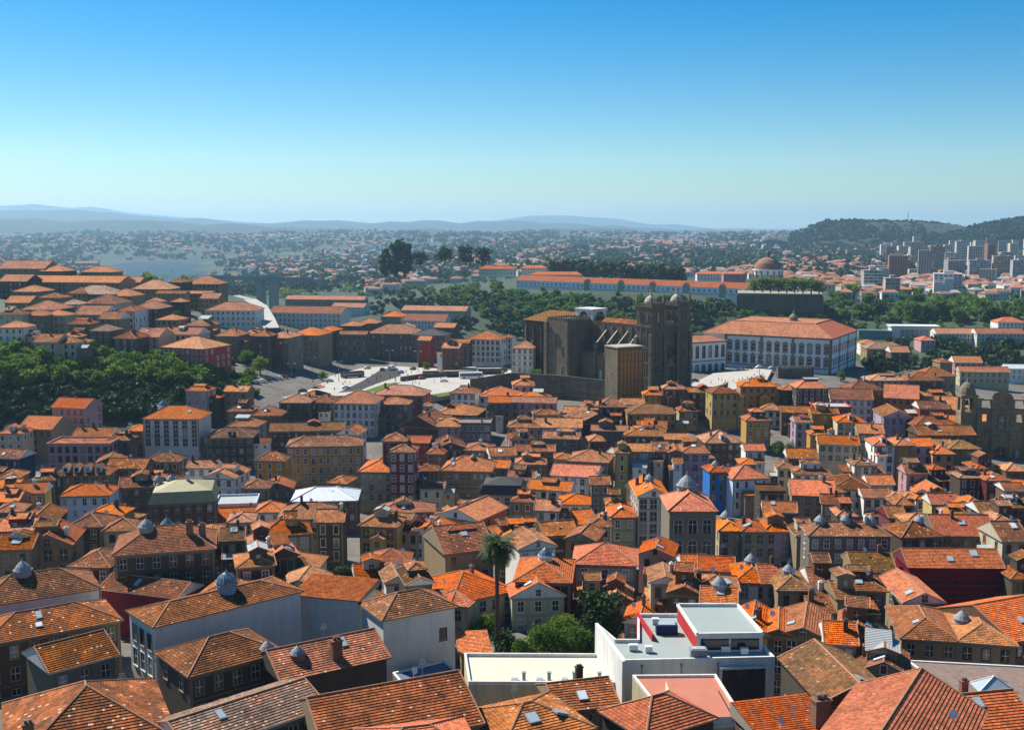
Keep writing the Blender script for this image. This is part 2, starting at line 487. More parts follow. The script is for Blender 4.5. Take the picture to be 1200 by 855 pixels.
LANTERN = {'g': _g.mesh("lantern", [plaster("lantern_blue", (0.20, 0.29, 0.36), .2, jit=0), LANT]), 'w': _l.mesh("lantern", [WHITE, LANT]), 'z': _l.mesh("lantern", [ZINC, ZINC]), 'r': _l.mesh("lantern", [BRICK, ZINC])}
_c = MB(); _c.box(-0.45, 0.45, -0.3, 0.3, -1.2, 1.3); _c.box(-0.53, 0.53, -0.38, 0.38, 1.3, 1.42); _c.box(-0.3, -0.05, -0.15, 0.15, 1.42, 1.7); _c.box(0.05, 0.3, -0.15, 0.15, 1.42, 1.7)
CHIM = {k: _c.mesh("chimney", [m]) for k, m in (('b', BRICK), ('w', WHITE), ('d', WALL['d']))}

def window(parent, x, z, w, h, face, y=0.0, fr='s', pn='w', sub=True, name="window"):
    """face: 4x4 from wall plane to the parent's space"""
    o = link(name, SHUT[pn] if (pn in 'rg' and random.random() < .45) else PANE[pn], parent)
    o.matrix_local = face @ Matrix.Translation((x, y, z)) @ Matrix.Diagonal((w, 1, h, 1))
    if sub: link("frame", FRM[fr], o)
    return o
FILL = 40
HAZE = 0.58e-4
# ------------------------------------------------------------------ houses
def slope(mb, pts, mat=0, course=None):
    """pts: first edge is the eave, anticlockwise from above"""
    P = [Vector(p) for p in pts]
    u = (P[1] - P[0]).normalized()
    n = u.cross(P[-1] - P[0]).normalized()
    v = n.cross(u)
    uv = [((p - P[0]).dot(u), (p - P[0]).dot(v)) for p in P]
    off = (random.uniform(0, 30), random.randint(0, 40) * 0.4)
    if not course:
        mb.poly(P, mat, [(a + off[0], b + off[1]) for a, b in uv]); return
    vmax = max(b for a, b in uv)
    def clip(poly, lim, keep_above):
        out = []
        for i in range(len(poly)):
            a, b = poly[i], poly[(i + 1) % len(poly)]
            ia = (a[1] >= lim - 1e-7) if keep_above else (a[1] <= lim + 1e-7)
            ib = (b[1] >= lim - 1e-7) if keep_above else (b[1] <= lim + 1e-7)
            if ia: out.append(a)
            if ia != ib:
                f = (lim - a[1]) / (b[1] - a[1])
                out.append((a[0] + f * (b[0] - a[0]), lim))
        return out
    lift = 0.075
    k = 0
    while k * course < vmax - 0.02:
        lo, hi = k * course, (k + 1) * course
        q = clip(clip(uv, lo, True), hi, False)
        if len(q) >= 3:
            W3 = lambda a, b, e: P[0] + u * a + v * b + n * e
            mb.poly([W3(a, b, lift * (1 - (b - lo) / course)) for a, b in q], mat, [(a + off[0], b + off[1]) for a, b in q])
            low = [a for a, b in q if abs(b - lo) < 1e-5]
            if len(low) >= 2:
                a0, a1 = min(low), max(low)
                mb.poly([W3(a0, lo, -0.03), W3(a1, lo, -0.03), W3(a1, lo, lift), W3(a0, lo, lift)], mat,
                        [(a0 + off[0], lo + off[1]), (a1 + off[0], lo + off[1]), (a1 + off[0], lo + off[1] + .02), (a0 + off[0], lo + off[1] + .02)])
        k += 1

def roof_shape(mb, style, w, d, h, pitch, near, ov=0.45):
    """local: x centre, y 0..d (front at 0), eave at z = h; returns function giving roof height at x, y"""
    x0, x1, y0, y1 = -w / 2 - ov, w / 2 + ov, -ov, d + ov
    z = h + 0.14
    tp = math.tan(pitch)
    W_, D_ = x1 - x0, y1 - y0
    c = 0.40 if near else None
    rid = []
    def quadbox():
        mb.poly([(x0, y1, h), (x1, y1, h), (x1, y0, h), (x0, y0, h)], 2)
        for a, b in (((x0, y0), (x1, y0)), ((x1, y0), (x1, y1)), ((x1, y1), (x0, y1)), ((x0, y1), (x0, y0))):
            mb.poly([(*a, h), (*b, h), (*b, z), (*a, z)], 2)
    quadbox()
    if style in ('hip', 'pyr'):
        if W_ >= D_:
            r = D_ / 2; zr = z + r * tp
            a, b = (x0 + r, y0 + r, zr), (x1 - r, y0 + r, zr)
            slope(mb, [(x0, y0, z), (x1, y0, z), b, a], 0, c)
            slope(mb, [(x1, y1, z), (x0, y1, z), a, b], 0, c)
            slope(mb, [(x1, y0, z), (x1, y1, z), b], 0, c)
            slope(mb, [(x0, y1, z), (x0, y0, z), a], 0, c)
        else:
            r = W_ / 2; zr = z + r * tp
            a, b = (x0 + r, y0 + r, zr), (x0 + r, y1 - r, zr)
            slope(mb, [(x0, y0, z), (x1, y0, z), a], 0, c)
            slope(mb, [(x1, y1, z), (x0, y1, z), b], 0, c)
            slope(mb, [(x1, y0, z), (x1, y1, z), b, a], 0, c)
            slope(mb, [(x0, y1, z), (x0, y0, z), a, b], 0, c)
        rid = [(a, b)] + [((x0, y0, z), a), ((x0, y1, z), a if W_ >= D_ else b), ((x1, y0, z), b if W_ >= D_ else a), ((x1, y1, z), b)]
        hf = lambda x, y: z + min(x - x0, x1 - x, y - y0, y1 - y) * tp
    elif style == 'gab':
        r = D_ / 2; zr = z + r * tp; ym = y0 + r
        slope(mb, [(x0, y0, z), (x1, y0, z), (x1, ym, zr), (x0, ym, zr)], 0, c)
        slope(mb, [(x1, y1, z), (x0, y1, z), (x0, ym, zr), (x1, ym, zr)], 0, c)
        for xx in (x0, x1):
            t = [(xx, y0, z), (xx, y1, z), (xx, ym, zr)]
            mb.poly(t if xx == x1 else t[::-1], 2)
            mb.tube([(xx, y0, z + .05), (xx, ym, zr + .05), (xx, y1, z + .05)], 0.12, 4, 1)
        rid = [((x0, ym, zr), (x1, ym, zr))]
        hf = lambda x, y: z + min(y - y0, y1 - y) * tp
    elif style == 'gaf':
        r = W_ / 2; zr = z + r * tp; xm = x0 + r
        slope(mb, [(x1, y0, z), (x1, y1, z), (xm, y1, zr), (xm, y0, zr)], 0, c)
        slope(mb, [(x0, y1, z), (x0, y0, z), (xm, y0, zr), (xm, y1, zr)], 0, c)
        for yy in (y0, y1):
            t = [(x0, yy, z), (x1, yy, z), (xm, yy, zr)]
            mb.poly(t if yy == y0 else t[::-1], 2)
            mb.tube([(x0, yy, z + .05), (xm, yy, zr + .05), (x1, yy, z + .05)], 0.12, 4, 1)
        rid = [((xm, y0, zr), (xm, y1, zr))]
        hf = lambda x, y: z + min(x - x0, x1 - x) * tp
    elif style == 'mono':
        zr = z + D_ * tp * 0.6
        slope(mb, [(x0, y0, z), (x1, y0, z), (x1, y1, zr), (x0, y1, zr)], 0, c)
        mb.poly([(x1, y0, z), (x1, y1, z), (x1, y1, zr)], 2); mb.poly([(x0, y1, z), (x0, y0, z), (x0, y1, zr)], 2)
        mb.poly([(x1, y1, z), (x0, y1, z), (x0, y1, zr), (x1, y1, zr)], 2)
        hf = lambda x, y: z + (y - y0) * tp * 0.6
    elif style == 'man':
        i, zm = 1.1, z + 2.6
        slope(mb, [(x0, y0, z), (x1, y0, z), (x1 - i, y0 + i, zm), (x0 + i, y0 + i, zm)], 0, c)
        slope(mb, [(x1, y1, z), (x0, y1, z), (x0 + i, y1 - i, zm), (x1 - i, y1 - i, zm)], 0, c)
        slope(mb, [(x1, y0, z), (x1, y1, z), (x1 - i, y1 - i, zm), (x1 - i, y0 + i, zm)], 0, c)
        slope(mb, [(x0, y1, z), (x0, y0, z), (x0 + i, y0 + i, zm), (x0 + i, y1 - i, zm)], 0, c)
        r = (D_ / 2 - i); zr = zm + r * 0.3
        a, b = (x0 + i + min(r, W_ / 2 - i - .1), y0 + D_ / 2, zr), (x1 - i - min(r, W_ / 2 - i - .1), y0 + D_ / 2, zr)
        slope(mb, [(x0 + i, y0 + i, zm), (x1 - i, y0 + i, zm), b, a], 0, c)
        slope(mb, [(x1 - i, y1 - i, zm), (x0 + i, y1 - i, zm), a, b], 0, c)
        slope(mb, [(x1 - i, y0 + i, zm), (x1 - i, y1 - i, zm), b], 0, c)
        slope(mb, [(x0 + i, y1 - i, zm), (x0 + i, y0 + i, zm), a], 0, c)
        hf = lambda x, y: zm + 0.3 * min(y - y0 - i, y1 - i - y)
    else:                                                    # flat with parapet
        mb.poly([(x0, y0, z), (x1, y0, z), (x1, y1, z), (x0, y1, z)], 0)
        t, e = 0.28, z + 0.55
        mb.box(x0, x1, y0 - .003, y0 + t, z, e, 2); mb.box(x0, x1, y1 - t, y1 + .003, z, e, 2)
        mb.box(x0 - .003, x0 + t, y0 + t, y1 - t, z, e, 2); mb.box(x1 - t, x1 + .003, y0 + t, y1 - t, z, e, 2)
        hf = lambda x, y: z
    for a, b in rid:
        va, vb = Vector(a), Vector(b)
        if (vb - va).length > 0.5:
            up = Vector((0, 0, 0.05))
            mb.tube([va + up, vb + up], 0.13 if near else 0.16, 5, 1)
    return hf

HOUSES = []
FACE = {'front': lambda w, d: Matrix.Identity(4),
        'right': lambda w, d: Matrix.Translation((w / 2, d / 2, 0)) @ Matrix.Rotation(math.pi / 2, 4, 'Z'),
        'left': lambda w, d: Matrix.Translation((-w / 2, d / 2, 0)) @ Matrix.Rotation(-math.pi / 2, 4, 'Z'),
        'back': lambda w, d: Matrix.Translation((0, d, 0)) @ Matrix.Rotation(math.pi, 4, 'Z')}

def house(fl, fr, Z, d, wall='b', style='hip', rc='b', label=None, win=True, storeys=3, bay=2.6, pitch=None, zb=None, lantern=None, chim=None,
          sky=None, arch=False, ww=1.05, wh=1.75, frm=None, balc=0.12, name="house", blind=(), cat="house", dorm=0, gp="tiled houses of the old town"):
    """fl, fr: plan corners of the front eave"""
    fl, fr = Vector(fl[:2]), Vector(fr[:2])
    ax = fr - fl
    w = ax.length
    rz = math.atan2(ax.y, ax.x)
    mid = (fl + fr) / 2
    dist = mid.length
    g = zb if zb is not None else min(ground(*fl), ground(*fr), ground(mid.x - math.sin(rz) * d, mid.y + math.cos(rz) * d)) - 1.0
    h = Z - g
    near = dist < 235
    scale = F / dist
    R0 = root(name, (mid.x, mid.y, g), rz)
    pitch = pitch if pitch is not None else rad(random.uniform(19, 28))
    # wall
    mb = MB()
    mb.box(-w / 2, w / 2, 0, d, 0, h, 0)
    if scale > 2.0 and win:
        e = 0.06
        mb.box(-w / 2 - e, w / 2 + e, -e, 0.002, h - 0.55, h - 0.02, 1)
        if style != 'gaf':
            mb.box(-w / 2 - e, -w / 2 + 0.4, -e + .003, 0.001, 0, h - 0.551, 1); mb.box(w / 2 - 0.4, w / 2 + e, -e + .003, 0.001, 0, h - 0.551, 1)
        for k in range(1, 4):
            if random.random() < 0.5 and h - k * 3.1 > 1: mb.box(-w / 2 + 0.4, w / 2 - 0.4, -e + .004, 0.001, h - k * 3.1 - 0.35, h - k * 3.1 - 0.17, 1)
    obj("wall", mb, [WALL[wall], STONE_P if wall in 'wcUpl' else STONE], R0)
    # roof
    rb = MB()
    hf = roof_shape(rb, style, w, d, h, pitch, near)
    rim = WALL[wall] if style in ('gaf', 'gab', 'flat') else FRAME_S
    if style in ('gaf', 'gab') and random.random() < 0.35: rim = WHITE
    ro = obj("roof", rb, [ROOF[rc], RIDGE if rc in 'obpdmry' else ROOF[rc], rim], R0)
    # roof furniture
    def on_roof(nm, me, x, y, s=(1, 1, 1), dz=0.0, rzz=0.0):
        return link(nm, me, ro, (x, y, hf(x, y) + dz), rzz, s)
    nch = chim if chim is not None else (random.choice((0, 0, 0, 1, 1, 2)) if scale > 2.2 else 0)
    for k in range(nch if isinstance(nch, int) else 0):
        on_roof("chimney", CHIM[random.choice('bbbddw')], random.uniform(-.4, .4) * w, random.uniform(.25, .8) * d, dz=0.25, s=(random.uniform(.7, 1.1), 1, random.uniform(.8, 1.15)), rzz=random.choice((0, math.pi / 2)))
    if isinstance(nch, list):
        for x, y, s in nch: on_roof("chimney", CHIM['b'], x * w, y * d, (s, s, s), 0.3)
    lan = lantern if lantern is not None else ([(random.uniform(-.15, .15), random.uniform(.45, .55), random.uniform(.7, 1.1), random.choice('wzr'))] if (style in ('hip', 'gaf') and not label and scale > 2.3 and random.random() < 0.04) else [])
    for x, y, s, k in lan: on_roof("lantern", LANTERN[k], x * w, y * d, (s, s, s), -0.35)
    ns = sky if sky is not None else (random.choice((0, 0, 0, 0, 1, 1, 2) if near else (0, 0, 0, 0, 1)) if scale > 2.2 and style in ('hip', 'gab', 'gaf') else 0)
    for k in range(ns):
        x, y = random.uniform(-.3, .3) * w, random.uniform(.12, .38) * d
        p0 = Vector((x, y, hf(x, y)))
        gx, gy = (hf(x + .05, y) - hf(x - .05, y)) / .1, (hf(x, y + .05) - hf(x, y - .05)) / .1
        nn = Vector((-gx, -gy, 1)).normalized()
        sb = MB(); a, b = random.uniform(.4, .8), random.uniform(.5, .9)
        sb.box(-a, a, -b, b, -.1, .16, 0, 0); sb.box(-a + .08, a - .08, -b + .08, b - .08, .16, .175, 1, 1)
        o = obj("skylight", sb, [ZINC, random.choice((SKYL, SKYL, ROOF['w']))], ro)
        q = nn.to_track_quat('Z', 'Y')
        o.matrix_local = Matrix.Translation(p0 + nn * .06) @ q.to_matrix().to_4x4()
    if dorm == 0 and not label and style == 'hip' and scale > 2.8 and random.random() < 0.13: dorm = 1
    for k in range(dorm):
        x = (k - (dorm - 1) / 2) * w / max(dorm, 1) * 0.8
        y = 1.0
        db = MB(); z0 = hf(x, y) - 0.6
        db.box(x - .9, x + .9, y, y + 2.6, z0, z0 + 2.2, 0)
        db.poly([(x - 1.1, y - .2, z0 + 2.2), (x + 1.1, y - .2, z0 + 2.2), (x, y - .2, z0 + 3.0)], 0)
        slope(db, [(x + 1.1, y - .2, z0 + 2.2), (x + 1.1, y + 3.2, z0 + 2.2), (x, y + 3.2, z0 + 3.0), (x, y - .2, z0 + 3.0)], 1)
        slope(db, [(x - 1.1, y + 3.2, z0 + 2.2), (x - 1.1, y - .2, z0 + 2.2), (x, y - .2, z0 + 3.0), (x, y + 3.2, z0 + 3.0)], 1)
        db.box(x - .55, x + .55, y - .05, y, z0 + .75, z0 + 1.95, 2)
        obj("dormer", db, [WALL['w'], ROOF[rc], GLASS], ro)
    if scale > 2.2 and not label and style in ('hip', 'gab', 'gaf', 'pyr'):
        for k in range(random.choice((0, 1, 1, 2))):
            aw, ad = random.uniform(2.6, max(3.0, min(6.0, w * .6))), random.uniform(2.6, 5.0)
            side = random.choice(('front', 'left', 'right', 'top', 'top'))
            if side == 'front': ax0, ay0, ah = random.uniform(-w / 2, w / 2 - aw), -ad + .6, h - random.uniform(2.2, 5)
            elif side == 'left': ax0, ay0, ah = -w / 2 - aw + .5, random.uniform(.3, max(.4, d - ad)), h - random.uniform(1.5, 4.5)
            elif side == 'right': ax0, ay0, ah = w / 2 - .5, random.uniform(.3, max(.4, d - ad)), h - random.uniform(1.5, 4.5)
            else: ax0, ay0, ah = random.uniform(-w * .35, max(-w * .34, w * .35 - aw)), random.uniform(d * .25, max(d * .26, d * .75 - ad)), h + random.uniform(1.6, 3.2)
            if ah < 2: continue
            nm_ = 'attic' if side == 'top' else 'annex'
            am_ = MB(); am_.box(0 - aw / 2, aw / 2, 0, ad, (-ah + h * .7 if side == 'top' else -ah), 0)
            wl2 = wall if random.random() < .5 else random.choice('wbgdmc')
            at_ = obj(nm_, am_, [WALL[wl2]], R0, (ax0 + aw / 2, ay0, ah))
            rm_ = MB(); roof_shape(rm_, random.choice(('gab', 'gaf', 'hip', 'mono', 'gab')), aw, ad, 0, rad(random.uniform(15, 27)), near, .25)
            obj("roof", rm_, [ROOF[random.choice((rc, rc, 'b', 'd', 'p', 'm', 'o', 'f'))], RIDGE, WALL[wl2]], at_)
            for j in range(int(aw / 2.2)):
                window(at_, (j + .5) / int(aw / 2.2) * aw - aw / 2, -1.65, .8, 1.15, Matrix.Identity(4), 0, 's', 'w', False)
    if scale > 3.2 and random.random() < .3:
        sb_ = MB(); x, y = random.uniform(-.4, .4) * w, random.uniform(.3, .7) * d; z0 = hf(x, y)
        sb_.tube([(x, y, z0 - .3), (x, y, z0 + .9)], .04, 4)
        P_ = Matrix.Translation((x, y - .1, z0 + 1.0)) @ Matrix.Rotation(rad(60), 4, 'X') @ Matrix.Rotation(.4, 4, 'Y')
        k0 = len(sb_.v); sb_.lathe([(.02, 0), (.25, .04), (.45, .14)], n=10)
        for i_ in range(k0, len(sb_.v)): sb_.v[i_] = tuple(P_ @ Vector(sb_.v[i_]))
        obj('satellite_dish', sb_, [FRAME_W], ro)
    if scale > 3.6 and random.random() < .35:
        ab = MB(); x, y = random.uniform(-.3, .3) * w, random.uniform(.4, .6) * d; z0 = hf(x, y)
        ab.tube([(x, y, z0 - .2), (x, y, z0 + 2.4)], .035, 4)
        for k in range(4): ab.tube([(x - .5 + .06 * k, y, z0 + 1.7 + .2 * k), (x + .5 - .06 * k, y, z0 + 1.7 + .2 * k)], .022, 4)
        obj('antenna', ab, [ZINC], ro)
    # windows
    if win:
        pn = 'w' if label else random.choice('wwwwddrg')
        if not label: ww, wh = ww * random.uniform(.85, 1.15), wh * random.uniform(.85, 1.12)
        fk = frm or random.choice('ssswsd')
        sub = scale > 2.0
        away = Vector((mid.x, mid.y)).normalized()
        vis = {'front': Vector((math.sin(rz), -math.cos(rz))), 'right': Vector((math.cos(rz), math.sin(rz))), 'left': Vector((-math.cos(rz), -math.sin(rz)))}
        for side, nv in vis.items():
            if side in blind or nv.dot(away) > -0.12: continue
            width = w if side == 'front' else d
            if side != 'front' and random.random() < 0.45 and not label: continue
            n = max(1, int(round((width - 0.8) / bay))) if side == 'front' else max(1, int((width - 1) / 3.4))
            fm = FACE[side](w, d)
            for s in range(storeys):
                zz = h - 0.75 - wh - s * 3.15
                if zz < 0.8: break
                for k in range(n):
                    if side != 'front' and random.random() < 0.35: continue
                    xx = (k + .5) / n * width - width / 2
                    o = window(R0, xx, zz, ww, wh, fm, 0.0, fk, pn, sub)
                    if side == 'front' and s > 0 and scale > 2.6 and random.random() < balc:
                        bo = link("balcony", BALC, R0)
                        bo.matrix_local = fm @ Matrix.Translation((xx, 0, zz - 0.14)) @ Matrix.Diagonal((ww / 1.3, 1, 1, 1))
            if style == 'gaf' and side == 'front' and w > 6 and scale > 2.5:
                window(R0, 0, h + 0.35, .8, 1.1, fm, -0.45, fk, pn, sub)
    R0["category"] = cat
    cx_, cy_ = mid.x - math.sin(rz) * d / 2, mid.y + math.cos(rz) * d / 2
    top = hf(0, d / 2)
    HOUSES.append(dict(o=R0, wall=wall, style=style, rc=rc, p=px((cx_, cy_, g + (h + top) / 2 if 0 else g + h)), w=w, d=d, c=Vector((cx_, cy_)), rz=rz, label=label, name=name, front=px((mid.x, mid.y, Z)), lan=bool(lan), pw=w * scale, h=h, dist=dist))
    if label: R0["label"] = label
    R0["group"] = gp
    return R0

def H(x, y, wpx, b=10, wall='b', rc='b', style='hip', yaw=0, h=11.5, d=None, **kw):
    """a house whose front eave is centred on the photo's x, y; the ground decides how far away it stands"""
    p = hit(x, y, h)
    Y = p.y
    ya = rad(yaw + (0 if kw.get('label') else random.uniform(-4.5, 4.5)))
    cosv = max(0.5, math.cos(ya + math.atan2(p.x, p.y)))
    w = wpx * Y / F / cosv * 0.985
    if d is None:
        dl = (CAM_Z - p.z) / Y
        k = {'hip': .46, 'gab': .46, 'gaf': .0, 'flat': 0.0, 'man': .2, 'mono': .25, 'pyr': .46}[style]
        d = (2 if style in ('hip', 'gab', 'pyr') else 1) * b * Y / (F * (dl + k))
        if style == 'gaf': d = max(d * 0.7, w * 1.1)
        d = min(max(d * 1.12, 7.5), 20)
    if style == 'hip' and d > w * 1.6: d = w * 1.6
    ex, ey = math.cos(ya) * w / 2, math.sin(ya) * w / 2
    return house((p.x - ex, p.y - ey), (p.x + ex, p.y + ey), p.z, d, wall, style, rc, **kw)

def HC(A, B, Z, d, wall='b', rc='b', style='hip', **kw):
    """a house from the two ends of its front eave, both at height Z"""
    return house(atz(*A, Z), atz(*B, Z), Z, d, wall, style, rc, **kw)
